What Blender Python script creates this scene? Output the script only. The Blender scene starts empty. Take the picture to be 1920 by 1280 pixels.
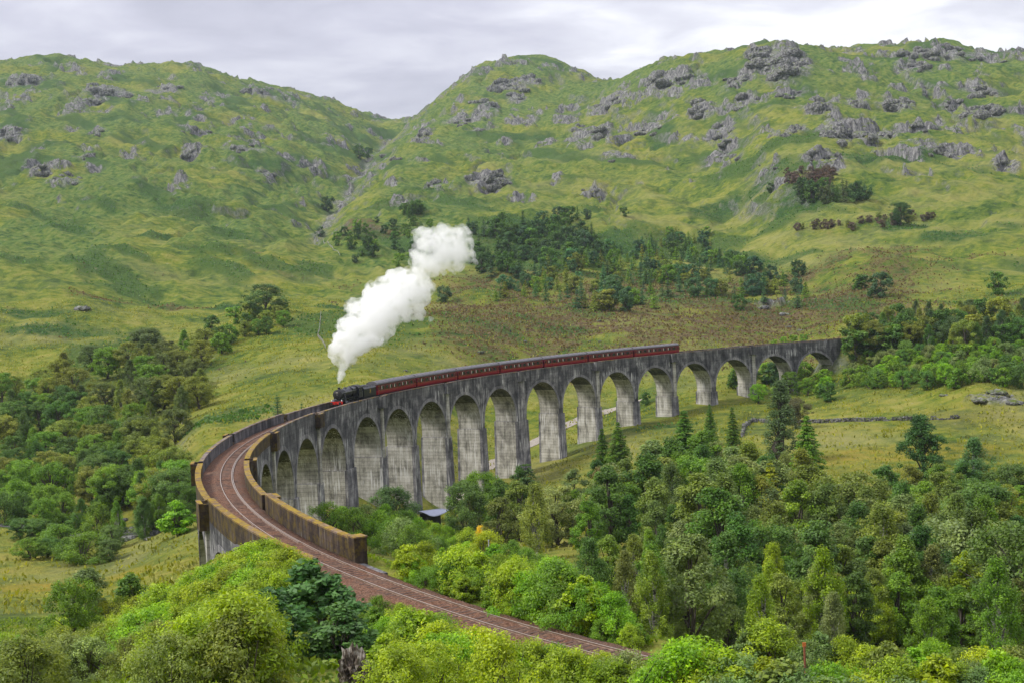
import bpy, bmesh, math, random
import numpy as np
from mathutils import Vector, Matrix

scene = bpy.context.scene
col = scene.collection
rng = np.random.default_rng(7)
random.seed(7)

# ------------------------------------------------------------------ camera
CAM_H = 19.165; PIT = -0.030890; FPX = 2448.38; ROLL = -0.0433695
_fw = np.array([0, math.cos(PIT), math.sin(PIT)]); _rt = np.array([1.0, 0, 0]); _up = np.cross(_rt, _fw)
_c, _s = math.cos(ROLL), math.sin(ROLL)
_rt, _up = _rt * _c + _up * _s, _up * _c - _rt * _s
cam_data = bpy.data.cameras.new('camera')
cam = bpy.data.objects.new('camera', cam_data); col.objects.link(cam)
cam_data.sensor_width = 36.0; cam_data.lens = FPX / 1920 * 36.0
cam_data.clip_start = 0.5; cam_data.clip_end = 60000
M = Matrix(((_rt[0], _up[0], -_fw[0], 0), (_rt[1], _up[1], -_fw[1], 0), (_rt[2], _up[2], -_fw[2], CAM_H), (0, 0, 0, 1)))
cam.matrix_world = M
scene.camera = cam

# ------------------------------------------------------------------ world: broken overcast over a Nishita sky
SUN_EL, SUN_AZ = math.radians(48), math.radians(-100)      # azimuth measured from +Y, clockwise
world = bpy.data.worlds.new('World'); scene.world = world; world.use_nodes = True
nt = world.node_tree; nt.nodes.clear()
def N(t, k, **kw):
    n = t.nodes.new(k)
    for a, b in kw.items(): setattr(n, a, b)
    return n
def L(t, a, b): t.links.new(a, b)
def MATH(t, op, a, b=None, c=None, clamp=False):
    n = N(t, 'ShaderNodeMath', operation=op); n.use_clamp = clamp
    for i, v in enumerate((a, b, c)):
        if v is None: continue
        if isinstance(v, (int, float)): n.inputs[i].default_value = v
        else: L(t, v, n.inputs[i])
    return n.outputs[0]
def MIX(t, f, a, b, mode='MIX'):
    n = N(t, 'ShaderNodeMix', data_type='RGBA', blend_type=mode)
    for i, v in ((0, f), (6, a), (7, b)):
        if isinstance(v, (int, float)): n.inputs[i].default_value = v
        elif isinstance(v, tuple): n.inputs[i].default_value = v if len(v) == 4 else v + (1,)
        else: L(t, v, n.inputs[i])
    return n.outputs[2]
def RAMP(t, f, stops, interp='LINEAR'):
    n = N(t, 'ShaderNodeValToRGB'); cr = n.color_ramp; cr.interpolation = interp
    while len(cr.elements) < len(stops): cr.elements.new(0.5)
    for e, (p, c) in zip(cr.elements, stops):
        e.position = p; e.color = (c, c, c, 1) if isinstance(c, (int, float)) else tuple(c) + (1,)
    if f is not None: L(t, f, n.inputs[0])
    return n.outputs[0]
def NOISE(t, vec, scale, detail=4, rough=0.55, dist=0.0, dim='3D'):
    n = N(t, 'ShaderNodeTexNoise', noise_dimensions=dim)
    n.inputs['Scale'].default_value = scale; n.inputs['Detail'].default_value = detail
    n.inputs['Roughness'].default_value = rough; n.inputs['Distortion'].default_value = dist
    if vec is not None: L(t, vec, n.inputs['Vector'])
    return n.outputs[0]
def MAPPING(t, vec, scale=(1, 1, 1), loc=(0, 0, 0)):
    n = N(t, 'ShaderNodeMapping'); n.inputs['Scale'].default_value = scale; n.inputs['Location'].default_value = loc
    L(t, vec, n.inputs[0]); return n.outputs[0]

sky = N(nt, 'ShaderNodeTexSky', sky_type='NISHITA'); sky.sun_disc = False
sky.sun_elevation = SUN_EL; sky.sun_rotation = SUN_AZ; sky.air_density = 1.0; sky.dust_density = 1.5
tc = N(nt, 'ShaderNodeTexCoord'); sep = N(nt, 'ShaderNodeSeparateXYZ'); L(nt, tc.outputs['Generated'], sep.inputs[0])
zz = MATH(nt, 'MAXIMUM', sep.outputs[2], 0.0)
den = MATH(nt, 'ADD', zz, 0.10)                       # a cloud deck seen in perspective
comb = N(nt, 'ShaderNodeCombineXYZ')
L(nt, MATH(nt, 'DIVIDE', sep.outputs[0], den), comb.inputs[0]); L(nt, MATH(nt, 'DIVIDE', sep.outputs[1], den), comb.inputs[1])
cl1 = NOISE(nt, MAPPING(nt, comb.outputs[0], (1, 0.8, 1), (1.3, 0.9, 0)), 0.62, 5, 0.48, 0.3)
cl2 = NOISE(nt, MAPPING(nt, comb.outputs[0], (1, 1, 1), (4.1, 2.0, 0)), 3.0, 6, 0.55, 0.4)
cl = MATH(nt, 'ADD', MATH(nt, 'MULTIPLY', cl1, 0.76), MATH(nt, 'MULTIPLY', cl2, 0.24))
ccol = RAMP(nt, cl, [(0.38, (0.23, 0.227, 0.268)), (0.46, (0.295, 0.29, 0.338)), (0.53, (0.38, 0.376, 0.415)), (0.60, (0.54, 0.538, 0.56))])
over = MATH(nt, 'ADD', MATH(nt, 'MULTIPLY', zz, 1.35), 0.62)      # overcast skies brighten towards the zenith
ccol = MIX(nt, 1.0, ccol, over, 'MULTIPLY')
skyc = MIX(nt, 1.0, sky.outputs[0], (0.10, 0.10, 0.10), 'MULTIPLY')
fin = MIX(nt, 0.94, skyc, ccol)
bg = N(nt, 'ShaderNodeBackground'); bg.inputs[1].default_value = 1.0; L(nt, fin, bg.inputs[0])
wo = N(nt, 'ShaderNodeOutputWorld'); L(nt, bg.outputs[0], wo.inputs[0])

# ------------------------------------------------------------------ sun behind thin cloud
sd = bpy.data.lights.new('sun', 'SUN'); sd.energy = 1.5; sd.angle = math.radians(12); sd.color = (1.0, 0.965, 0.90)
sun = bpy.data.objects.new('sun', sd); col.objects.link(sun)
_sv = Vector((math.sin(SUN_AZ) * math.cos(SUN_EL), math.cos(SUN_AZ) * math.cos(SUN_EL), math.sin(SUN_EL)))
sun.rotation_euler = (-_sv).to_track_quat('-Z', 'Y').to_euler(); sun.location = _sv * 300
vs = scene.view_settings; vs.view_transform = 'Standard'; vs.look = 'None'; vs.gamma = 1.0; vs.exposure = 1.36; vs.use_curve_mapping = False
cy = scene.cycles
cy.max_bounces = 14; cy.diffuse_bounces = 3; cy.glossy_bounces = 2; cy.transmission_bounces = 3; cy.volume_bounces = 14; cy.transparent_max_bounces = 6
cy.use_denoising = True; cy.caustics_reflective = False; cy.caustics_refractive = False; cy.volume_step_rate = 1.0; cy.volume_max_steps = 256

# ------------------------------------------------------------------ helpers
def ray(px, py):
    return _fw + _rt * ((px - 960) / FPX) + _up * ((640 - py) / FPX)
def atY(px, py, Y):
    r = ray(px, py); return np.array([0, 0, CAM_H]) + r * (Y / r[1])
def pix(P):
    v = np.asarray(P, float) - np.array([0, 0, CAM_H]); z = v @ _fw
    return 960 + FPX * (v @ _rt) / z, 640 - FPX * (v @ _up) / z
def sm(a, b, x):
    t = np.clip((x - a) / (b - a), 0, 1); return t * t * (3 - 2 * t)
def tag(o, label=None, cat=None, group=None, kind=None):
    if label: o['label'] = label
    if cat: o['category'] = cat
    if group: o['group'] = group
    if kind: o['kind'] = kind
    return o
def empty(name, loc=(0, 0, 0), rz=0.0):
    o = bpy.data.objects.new(name, None); col.objects.link(o); o.location = loc; o.rotation_euler = (0, 0, rz)
    o.empty_display_size = 0.5; return o
def mesh_np(name, V, F, smooth=False):
    """F: (n,3) or (n,4) int array"""
    V = np.ascontiguousarray(V, np.float32); F = np.ascontiguousarray(F, np.int32); n, k = F.shape
    me = bpy.data.meshes.new(name); me.vertices.add(len(V)); me.vertices.foreach_set('co', V.ravel())
    me.loops.add(n * k); me.loops.foreach_set('vertex_index', F.ravel())
    me.polygons.add(n); me.polygons.foreach_set('loop_start', np.arange(0, n * k, k, dtype=np.int32))
    me.polygons.foreach_set('loop_total', np.full(n, k, np.int32))
    me.update(calc_edges=True)
    if smooth: me.polygons.foreach_set('use_smooth', np.ones(n, bool))
    return me
def link(name, me, mat=None, parent=None):
    o = bpy.data.objects.new(name, me); col.objects.link(o)
    if mat is not None and len(me.materials) == 0: me.materials.append(mat)
    if parent is not None: o.parent = parent
    return o
class MB:
    """collects boxes, tubes and sheets into one mesh"""
    def __init__(s): s.v = []; s.f = []; s.sm = []
    def add(s, vs, fs, smooth=False):
        b = len(s.v); s.v += [tuple(map(float, p)) for p in vs]; s.f += [tuple(i + b for i in f) for f in fs]; s.sm += [smooth] * len(fs); return s
    def hexa(s, p):      # 8 points: bottom 4 (ccw), top 4
        return s.add(p, [(3, 2, 1, 0), (4, 5, 6, 7), (0, 1, 5, 4), (1, 2, 6, 5), (2, 3, 7, 6), (3, 0, 4, 7)])
    def box(s, x0, x1, y0, y1, z0, z1):
        return s.hexa([(x0, y0, z0), (x1, y0, z0), (x1, y1, z0), (x0, y1, z0), (x0, y0, z1), (x1, y0, z1), (x1, y1, z1), (x0, y1, z1)])
    def tube(s, pts, rad, n=8, caps=True, smooth=True):
        pts = [Vector(p) for p in pts]; vs = []; fs = []
        rad = rad if isinstance(rad, (list, tuple)) else [rad] * len(pts)
        for i, p in enumerate(pts):
            d = (pts[min(i + 1, len(pts) - 1)] - pts[max(i - 1, 0)]).normalized()
            a = d.cross(Vector((0, 0, 1)) if abs(d.z) < 0.9 else Vector((0, 1, 0))).normalized(); b = d.cross(a)
            for k in range(n):
                t = 2 * math.pi * k / n; vs.append(p + (a * math.cos(t) + b * math.sin(t)) * rad[i])
        for i in range(len(pts) - 1):
            for k in range(n):
                fs.append((i * n + k, i * n + (k + 1) % n, (i + 1) * n + (k + 1) % n, (i + 1) * n + k))
        s.add(vs, fs, smooth)
        if caps:
            s.add(vs[:n], [tuple(range(n))]); s.add(vs[-n:], [tuple(reversed(range(n)))])
        return s
    def prism(s, prof, x0, x1, smooth=False):    # profile in (y,z), extruded along x
        n = len(prof); vs = [(x0, y, z) for y, z in prof] + [(x1, y, z) for y, z in prof]
        s.add(vs, [(i, (i + 1) % n, n + (i + 1) % n, n + i) for i in range(n)], smooth)
        s.add(vs, [tuple(reversed(range(n))), tuple(range(n, 2 * n))]); return s
    def sheet(s, rows, smooth=False):
        n = len(rows[0]); vs = [p for r in rows for p in r]
        return s.add(vs, [(i * n + j, i * n + j + 1, (i + 1) * n + j + 1, (i + 1) * n + j) for i in range(len(rows) - 1) for j in range(n - 1)], smooth)
    def mesh(s, name):
        me = bpy.data.meshes.new(name); me.from_pydata(s.v, [], s.f); me.update()
        me.polygons.foreach_set('use_smooth', s.sm); return me
    def build(s, name, mat, parent=None): return link(name, s.mesh(name), mat, parent)

# numpy gradient noise
_perm = np.random.default_rng(3).permutation(4096)
def gnoise(x, y, seed=0):
    xi = np.floor(x).astype(np.int64); yi = np.floor(y).astype(np.int64); xf = x - xi; yf = y - yi
    u = xf * xf * xf * (xf * (xf * 6 - 15) + 10); v = yf * yf * yf * (yf * (yf * 6 - 15) + 10)
    def g(ix, iy, dx, dy):
        h = _perm[(_perm[(ix + seed * 131) & 4095] + iy * 17 + seed * 71) & 4095]
        a = h * (2 * np.pi / 4096.0); return np.cos(a) * dx + np.sin(a) * dy
    n00 = g(xi, yi, xf, yf); n10 = g(xi + 1, yi, xf - 1, yf); n01 = g(xi, yi + 1, xf, yf - 1); n11 = g(xi + 1, yi + 1, xf - 1, yf - 1)
    return 1.5 * ((n00 * (1 - u) + n10 * u) * (1 - v) + (n01 * (1 - u) + n11 * u) * v)
def fbm(x, y, octv=4, gain=0.5, seed=0, ridge=False):
    a = 1.0; t = 0; s = 0
    for o in range(octv):
        n = gnoise(x, y, seed + o * 7)
        if ridge: n = 1 - 2 * np.abs(n)
        t = t + a * n; s += a; a *= gain; x = x * 2.03 + 17.3; y = y * 2.03 - 9.1
    return t / s

# ------------------------------------------------------------------ railway alignment (plan curve of about 241 m radius)
SM_ = 183.0
_S = np.arange(-90, 520, 1.0); _u = _S - SM_; _uc = np.clip(_u, -240, 190)
K0, K1, K2, A0, X0, Y0 = 0.004143888618, -2.595656e-06, 1.41522e-08, 1.16695483, -21.8939615, 295.755444
_a = A0 - (K0 * _uc + K1 * _uc ** 2 / 2 + K2 * _uc ** 3 / 3)
_kk = K0 + K1 * 190 + K2 * 190 ** 2
_a = _a - np.where(_u > 190, (_u - 190) * _kk * 0.5, 0)
_px = np.concatenate([[0], np.cumsum((np.cos(_a)[1:] + np.cos(_a)[:-1]) / 2)]); _py = np.concatenate([[0], np.cumsum((np.sin(_a)[1:] + np.sin(_a)[:-1]) / 2)])
_i0 = int(np.argmin(abs(_S - SM_))); _px += X0 - _px[_i0]; _py += Y0 - _py[_i0]
def zdeck(s): 
    u = np.clip(np.asarray(s, float) - SM_, -225, 250); return 0.0067192 * u + 0.006294 * (u / 100) ** 2
def W(s, off, z):          # along the line, outward (left) offset, height above rail level
    x = float(np.interp(s, _S, _px)); y = float(np.interp(s, _S, _py)); a = float(np.interp(s, _S, _a))
    return (x - off * math.sin(a), y + off * math.cos(a), z + float(zdeck(s)))
def head(s): return float(np.interp(s, _S, _a))
PITCH, KING, HW = 17.11082, 3.03243, 3.165
def pier_s(k): return k * PITCH + KING * ((k > 8) + (k > 13)) + KING / 2 * (k in (8, 13))
def arch_s(k): return (k - 0.5) * PITCH + KING * ((k > 8) + (k > 13))
S_END = 21 * PITCH + 2 * KING
# ------------------------------------------------------------------ terrain
_G = [  # (pixel x, pixel y, distance) of ground seen or guessed behind the trees
 # foreground slope under the camera and round the line
 (960,1330,42),(300,1320,46),(1600,1330,46),(0,1330,50),(1920,1330,50),
 (500,1240,66),(900,1262,62),(1300,1290,62),(1700,1300,66),(1920,1290,72),(100,1300,70),(-200,1300,70),(2150,1300,70),
 (150,1250,105),(-100,1230,120),
 (0,1165,150),(200,1150,150),(330,1120,140),
 (1300,1235,95),(1500,1245,105),(1750,1250,110),(2100,1240,110),
 (1300,1140,140),(1600,1150,150),(1900,1160,150),(1150,1110,120),
 # valley floor, left
 (0,1100,205),(200,1090,205),(0,1010,262),(250,1010,255),(370,1010,215),(-250,1060,220),(-250,960,300),
 (100,900,345),(300,880,330),(0,800,420),(200,790,410),(380,800,330),
 (60,700,500),(250,700,480),(0,640,545),(-250,640,540),
 # valley floor, right
 (750,985,262),(820,968,295),(930,930,300),(1100,900,300),(1102,833,360),(1180,797,374),(1248,782,385),(1325,759,396),(1398,745,405),
 (1000,1000,240),(1200,1000,215),(1500,1000,215),(1800,1000,225),(2150,1000,225),
 (1250,880,290),(1450,880,280),(1500,840,305),(1700,830,300),(1900,830,295),(2150,830,295),
 (1500,760,385),(1700,770,345),(1850,775,325),(2100,770,325),(1850,728,345),(1650,722,385),
 (1600,690,425),(1750,690,395),(1900,690,385),(2150,690,380),
 (1700,634,455),(1900,630,440),(2150,620,430),
 (1800,600,500),(1650,610,500),(2000,590,500),
 # ground behind the viaduct
 (880,880,345),(960,850,375),(1060,795,410),(1150,762,440),(1000,740,440),(870,760,420),
 (700,745,345),(560,770,345),(430,790,345),(620,720,385),(500,700,425),(420,690,470),(700,690,415),(850,690,440),
 (560,640,500),(700,630,500),(900,630,500),(480,610,565),(600,583,610),(530,588,600),(400,650,520),
 (1150,690,465),(1250,660,480),(1400,650,500),(1550,630,520),
 (950,580,590),(1150,600,560),(1350,590,575),(1000,546,690),(1200,545,690),(1400,548,680),(800,570,640),(1550,575,600),
 # left hill
 (300,600,620),(150,560,620),(0,555,610),(430,560,680),(-250,560,610),
 (350,500,770),(150,480,790),(0,470,790),(520,500,790),(-250,470,790),
 (520,450,900),(300,430,930),(80,400,990),(200,385,1030),(400,385,1050),(-250,390,1020),
 (540,400,1080),(620,370,1200),(300,330,1200),(100,320,1200),(480,300,1330),(-250,310,1250),
 (600,290,1500),(300,250,1450),(100,230,1500),(450,230,1600),(-250,220,1550),
 (200,180,1700),(400,190,1800),(600,230,1850),(680,235,2050),(0,180,1700),
 (0,122,2000),(-250,120,2000),(120,114,2050),(220,131,2100),(345,124,2100),(430,150,2150),(520,171,2200),(600,190,2250),(650,208,2350),(720,230,2450),(760,242,2500),(745,240,2450),
 (-250,160,2600),(0,165,2600),(345,170,2600),(600,240,2800),(760,262,3000),
 # the burn and its gully
 (590,440,960),(615,380,1100),(650,330,1300),(680,290,1500),(705,270,1700),(740,245,2050),
 # the middle hill
 (640,420,960),(700,380,1050),(720,330,1180),(740,290,1350),(800,230,1650),(860,175,1850),(900,130,2000),(940,118,2050),(990,114,2080),(1050,125,2100),(1110,152,2120),(1145,172,2150),
 (950,200,1700),(1050,200,1700),(900,280,1400),(830,350,1150),(760,440,930),(750,500,840),(650,500,820),(850,430,930),
 (600,560,700),(700,540,740),(680,470,870),
 (990,170,2700),(1145,215,2700),
 # the plantation slope and the right ridge
 (950,500,780),(1100,500,790),(1300,500,790),(1450,510,760),(1000,430,940),(1200,430,930),(1400,430,900),
 (1000,340,1180),(1150,340,1130),(1300,350,1080),(1050,260,1420),(1200,250,1350),(1350,270,1200),
 (1100,200,1650),(1170,166,1560),(1250,138,1500),(1300,124,1480),(1345,132,1450),(1390,110,1420),(1450,95,1400),(1500,100,1400),(1560,106,1430),(1650,103,1440),(1750,90,1460),(1830,107,1450),(1870,120,1450),(1905,110,1440),(2000,110,1440),(2150,120,1440),
 (1500,200,1200),(1450,160,1280),(1700,180,1230),(1850,200,1180),(2100,210,1180),
 (1500,270,1040),(1650,280,1010),(1850,280,990),(2100,290,980),
 (1450,340,930),(1600,340,900),(1800,350,870),(1950,350,860),
 (1500,430,800),(1700,430,770),(1900,430,750),(2150,430,740),
 (1600,500,680),(1800,510,650),(1950,510,640),(2150,510,640),(1700,560,590),(1900,560,570),(1500,540,690),
 (1300,170,2000),(1500,150,1900),(1750,140,1950),(2000,160,1950),
]
_P = np.array([atY(*g) for g in _G] + [(0, 4, CAM_H - 2.0), (-8, 8, CAM_H - 3), (8, 8, CAM_H - 3), (0, 22, 12.0), (-12, 22, 11.5), (12, 22, 12.0)])
def _feat(X, Y):
    r = np.hypot(X, Y); az = np.arctan2(X, Y); return az * 6.0, np.log(np.maximum(r, 1.0)) * 1.7, r, az
_fx, _fy, _fr, _faz = _feat(_P[:, 0], _P[:, 1])
_fe = (_P[:, 2] - CAM_H) / _fr
def _phi(d2): return np.sqrt(d2 + 0.006)
_A = _phi((_fx[:, None] - _fx) ** 2 + (_fy[:, None] - _fy) ** 2) - 0.0
_A[np.diag_indices(len(_A))] -= 0.012
_n = len(_fx); _B = np.zeros((_n + 3, _n + 3)); _B[:_n, :_n] = _A; _B[:_n, _n] = 1; _B[:_n, _n + 1] = _fx; _B[:_n, _n + 2] = _fy; _B[_n:, :_n] = _B[:_n, _n:].T
_w = np.linalg.solve(_B, np.concatenate([_fe, [0, 0, 0]]))
def _elev(fx, fy):
    out = np.empty(fx.shape)
    for i in range(0, len(fx), 40000):
        a, b = fx[i:i + 40000], fy[i:i + 40000]
        out[i:i + 40000] = _phi((a[:, None] - _fx) ** 2 + (b[:, None] - _fy) ** 2).dot(_w[:_n]) + _w[_n] + _w[_n + 1] * a + _w[_n + 2] * b
    return out

def _rings():
    r = [2.0]
    while r[-1] < 6500:
        q = r[-1]
        f = 0.06 if q < 15 else 0.010 if q < 240 else 0.0042 if q < 800 else 0.0029 if q < 2300 else 0.006 if q < 2700 else 0.08
        r.append(q * (1 + f))
    return np.array(r)
_RR = _rings()
_AZ = np.concatenate([np.linspace(-math.pi, -0.62, 26)[:-1], np.linspace(-0.62, -0.47, 20)[:-1], np.linspace(-0.47, 0.47, 680), np.linspace(0.47, 0.62, 20)[1:], np.linspace(0.62, math.pi, 26)[1:]])
nR, nA = len(_RR), len(_AZ)
_rg, _ag = np.meshgrid(_RR, _AZ, indexing='ij')
_azc = np.clip(_ag, -0.56, 0.56)
_E = _elev((_azc * 6).ravel(), (np.log(np.clip(_rg, 4.0, 3000)) * 1.7).ravel()).reshape(_rg.shape)
_mid = _E[:, [nA // 2]]
_wt = sm(0.6, 2.6, np.abs(_ag)); _E = _E * (1 - _wt) + 0.5 * (_E[:, [0]] + _E[:, [-1]]) * _wt
_far = sm(2700, 4200, _rg); _E = _E * (1 - _far) + (0.03 - 0.02) * _far
TX = _rg * np.sin(_ag); TY = _rg * np.cos(_ag); TZ = CAM_H + _E * _rg

# cover masks and relief, all from noise in ground coordinates
big = fbm(TX / 150, TY / 150, 3, 0.5, 11); med = fbm(TX / 42, TY / 42, 4, 0.5, 21); fine = fbm(TX / 11, TY / 11, 4, 0.55, 31)
amp = sm(120, 700, _rg)
rel = sm(380, 1000, _rg)
sk1, sk2 = TX * 0.8 + TY * 0.6, -TX * 0.6 + TY * 0.8
fold = fbm(sk1 / 70 + 0.6 * big, sk2 / 150, 3, 0.5, 23, True); fold2 = fbm(TX / 34 + 0.5 * med, TY / 60, 3, 0.5, 27, True)
TZ = TZ + rel * (big * 7.0 + med * 4.5 + fold * 8.0 + fold2 * 3.4) + sm(150, 500, _rg) * (med * 1.3 + fold2 * 0.5) + fine * (0.12 + 0.8 * sm(250, 900, _rg))
# drainage gullies running down the slopes
gul = fbm(TX / 130 + 0.4 * med, TY / 420, 3, 0.5, 51, True)
TZ = TZ - 7.0 * sm(0.55, 0.9, gul) * sm(700, 1100, _rg)
_bp = [atY(*q) for q in ((560, 470, 880), (590, 440, 960), (615, 380, 1100), (650, 330, 1300), (680, 290, 1500), (705, 270, 1700), (740, 245, 2050))]
burn = np.full(TX.shape, 1e9)
for a_, b_ in zip(_bp[:-1], _bp[1:]):
    e_ = b_[:2] - a_[:2]; u_ = np.clip(((TX - a_[0]) * e_[0] + (TY - a_[1]) * e_[1]) / (e_ @ e_), 0, 1)
    burn = np.minimum(burn, np.hypot(TX - a_[0] - u_ * e_[0], TY - a_[1] - u_ * e_[1]))
TZ = TZ - 15.0 * np.exp(-(burn / 22.0) ** 1.5) * sm(820, 950, _rg) - 10.0 * np.exp(-(burn / 60.0) ** 2) * sm(900, 1150, _rg)
hgt = TZ
ROCKS = [(1465,114,50,31),(1380,152,27,12),(1315,206,25,16),(1400,191,23,15),(1477,176,24,8),(1534,199,30,14),(1608,199,20,10),(1681,199,27,15),(1785,199,15,19),(1843,210,33,15),(1835,176,38,12),(1480,245,30,12),(1604,253,60,22),(1720,245,46,9),(1353,241,24,10),(1346,264,24,10),(1353,295,38,10),(1542,291,38,9),(1781,287,45,10),(1712,129,30,12),(1750,100,60,14),(1850,112,46,9),(1885,310,24,8),(1442,312,22,6),(1253,149,46,15),(1218,245,30,12),
 (953,160,40,14),(990,153,25,14),(970,180,20,11),(910,197,27,10),(860,227,27,10),(893,247,17,7),(793,253,20,10),(1107,247,46,13),(1143,193,40,10),(913,340,40,16),(820,347,20,10),(1107,360,27,7),(1160,297,33,7),(727,297,20,7),
 (227,177,20,9),(187,170,30,12),(170,193,20,9),(307,167,33,8),(180,250,14,7),(373,247,33,7),(457,280,33,8),(360,287,17,9),(160,293,20,6),(80,320,20,12),(123,337,30,10),(497,327,17,7),(20,247,25,12),(490,173,33,9),(50,150,30,14),(1860,745,40,12),(1450,575,30,6),(1420,570,20,5)]
def gz(x, y):
    """ground height by bilinear look-up in the terrain sheet"""
    x = np.asarray(x, float); y = np.asarray(y, float)
    r = np.clip(np.hypot(x, y), _RR[0], _RR[-2]); a = np.arctan2(x, y)
    i = np.clip(np.searchsorted(_RR, r) - 1, 0, nR - 2); j = np.clip(np.searchsorted(_AZ, a) - 1, 0, nA - 2)
    u = (r - _RR[i]) / (_RR[i + 1] - _RR[i]); v = (a - _AZ[j]) / (_AZ[j + 1] - _AZ[j])
    return TZ[i, j] * (1 - u) * (1 - v) + TZ[i + 1, j] * u * (1 - v) + TZ[i, j + 1] * (1 - u) * v + TZ[i + 1, j + 1] * u * v
def hit(px, py, H=0.0, rmin=25.0, rmax=3000.0):
    """where the line of sight meets the ground raised by H (top of a plant H tall)"""
    r = ray(px, py); t = np.exp(np.linspace(math.log(rmin), math.log(rmax), 1400)) / r[1]
    x, y, z = r[0] * t, r[1] * t, CAM_H + r[2] * t
    d = z - H - gz(x, y); k = np.where((d[1:] < 0) & (d[:-1] >= 0))[0]
    if len(k) == 0: return None
    k = k[0] + 1
    f = d[k - 1] / (d[k - 1] - d[k]); x = x[k - 1] + (x[k] - x[k - 1]) * f; y = y[k - 1] + (y[k] - y[k - 1]) * f
    return np.array([x, y, float(gz(x, y))])
def blob(px, py, rx, ry, ang=0.0):
    p = hit(px, py)
    if p is None: return np.zeros(TX.shape)
    d = math.hypot(p[0], p[1]); k = d / FPX
    ry_w = ry * k * 3.2
    u = (TX - p[0]) / (rx * k); v = (TY - p[1]) / ry_w; q = np.hypot(u, v); m_ = q < 2.2
    out = np.zeros(TX.shape); out[m_] = sm(1.25, 0.65, q[m_] + 0.55 * fbm(TX[m_] / (rx * k * 0.5), TY[m_] / (ry_w * 0.5), 3, 0.5, 91))
    return out
rocky = np.zeros(TX.shape)
for b in ROCKS: rocky = np.maximum(rocky, blob(*b))
rzn = fbm(TX / 38 + 3, TY / 55, 4, 0.55, 61); rzc = fbm(TX / 190, TY / 190, 3, 0.5, 62)
highzone = sm(110, 240, hgt) + 0.5 * sm(0.04, 0.16, _ag) * sm(70, 130, hgt)
rocky = np.maximum(rocky, np.exp(-(burn / 6.0) ** 2) * sm(930, 1050, _rg) * 0.8)
patch = np.maximum(rocky * sm(-0.6, -0.1, rzn), sm(0.30, 0.48, rzn + 0.35 * rzc + 0.14 * np.clip(highzone, 0, 1.3) + 0.03) * sm(60, 110, hgt) * sm(650, 800, _rg))
TH = 15.0
n1 = fbm(TX / 55, TY / 55, 4, 0.5, 71) * 1.3 + fbm(TX / 14, TY / 14, 2, 0.5, 72) * 0.22
ph = TZ / TH + n1; fr = ph - np.floor(ph)
stp = np.floor(ph) + sm(0.40, 0.60, fr)
zst = (stp - n1) * TH
TZ = TZ * (1 - patch * 0.85) + zst * patch * 0.85
rock = np.maximum(patch * sm(0.30, 0.40, fr) * (1 - sm(0.62, 0.78, fr)), rocky * 0.75)
crack = fbm(TX / 9, TY / 9, 3, 0.6, 81, True)
TZ = TZ + rock * crack * (2.6 - 1.4 * sm(1150, 1350, _rg))

# earthworks that carry the railway off both ends of the viaduct
_dm = np.full(TX.shape, 1e9); _zb = np.zeros(TX.shape); near_m = (np.hypot(TX + 0, TY - 250) < 420)
_ix = np.where(near_m.ravel())[0]
_tx, _ty = TX.ravel()[_ix], TY.ravel()[_ix]
_best = np.full(len(_ix), 1e9); _bz = np.zeros(len(_ix)); _bs = np.zeros(len(_ix))
for s_ in np.concatenate([np.arange(-88, -2, 2.0), np.arange(374, 515, 3.0)]):
    w = W(s_, 0, 0); dd = np.hypot(_tx - w[0], _ty - w[1]); b = dd < _best
    _best[b] = dd[b]; _bz[b] = w[2]; _bs[b] = s_
_z = TZ.ravel(); _cut = 1 - sm(4.2, 15, _best)
_z[_ix] = _z[_ix] * (1 - _cut) + (_bz - 0.62) * _cut
TZ = _z.reshape(TX.shape)

# vegetation cover as attributes
bracken = sm(0.10, 0.28, fbm(sk1 / 55, sk2 / 130, 4, 0.55, 101) + 0.10 * big) * 0.85 * sm(300, 600, _rg)
for b in [(430,780,75,26),(330,385,50,10),(290,440,40,10),(420,575,40,8),(100,620,90,12),(60,590,60,9),(250,640,30,8),(560,500,40,8),(1690,425,45,16),(1790,440,70,12),(1500,380,60,22),(1560,370,80,16),
          (1640,300,80,18),(1240,250,26,26),(1700,290,70,14),(780,380,30,12),(1130,460,190,60),(960,440,90,55),(1350,400,60,15),(720,300,40,12),(980,260,60,14),(1440,330,50,14),(740,570,60,10),(620,575,40,8),(1020,730,26,9),(1240,800,60,10),(93,270,45,12),(200,227,15,6),(347,222,25,8),(553,387,25,8),(560,303,30,14),(467,353,40,9),(487,310,25,8)]:
    bracken = np.maximum(bracken, blob(*b))
heather = sm(0.02, 0.30, fbm(TX / 60, TY / 60, 4, 0.6, 111) * 0.9 + 0.55 * (np.maximum.reduce([blob(1150, 610, 420, 45), blob(1000, 580, 250, 30), blob(1450, 580, 220, 30)])) - 0.18) * sm(1000, 650, _rg) * sm(430, 470, _rg)
heather = np.maximum(heather, 0.9 * np.maximum(blob(700, 440, 60, 14), blob(670, 415, 40, 10)))
hz_zone = sm(445, 480, _rg) * sm(760, 700, _rg) * sm(-0.09, -0.02, _ag) * sm(0.35, 0.27, _ag)
heather = np.maximum(heather, hz_zone * sm(-0.42, 0.12, fbm(TX / 30, TY / 60, 4, 0.6, 113)) * 0.85)
heather = heather * (1 - blob(600, 640, 150, 50))
lush = np.clip(sm(0.06, -0.09, _ag) * sm(560, 900, _rg) * 0.8 + sm(110, 260, hgt) * 0.75 + 0.35 * sm(600, 900, _rg), 0, 1) * sm(-0.5, 0.2, fbm(TX / 90, TY / 140, 3, 0.5, 131))
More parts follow.
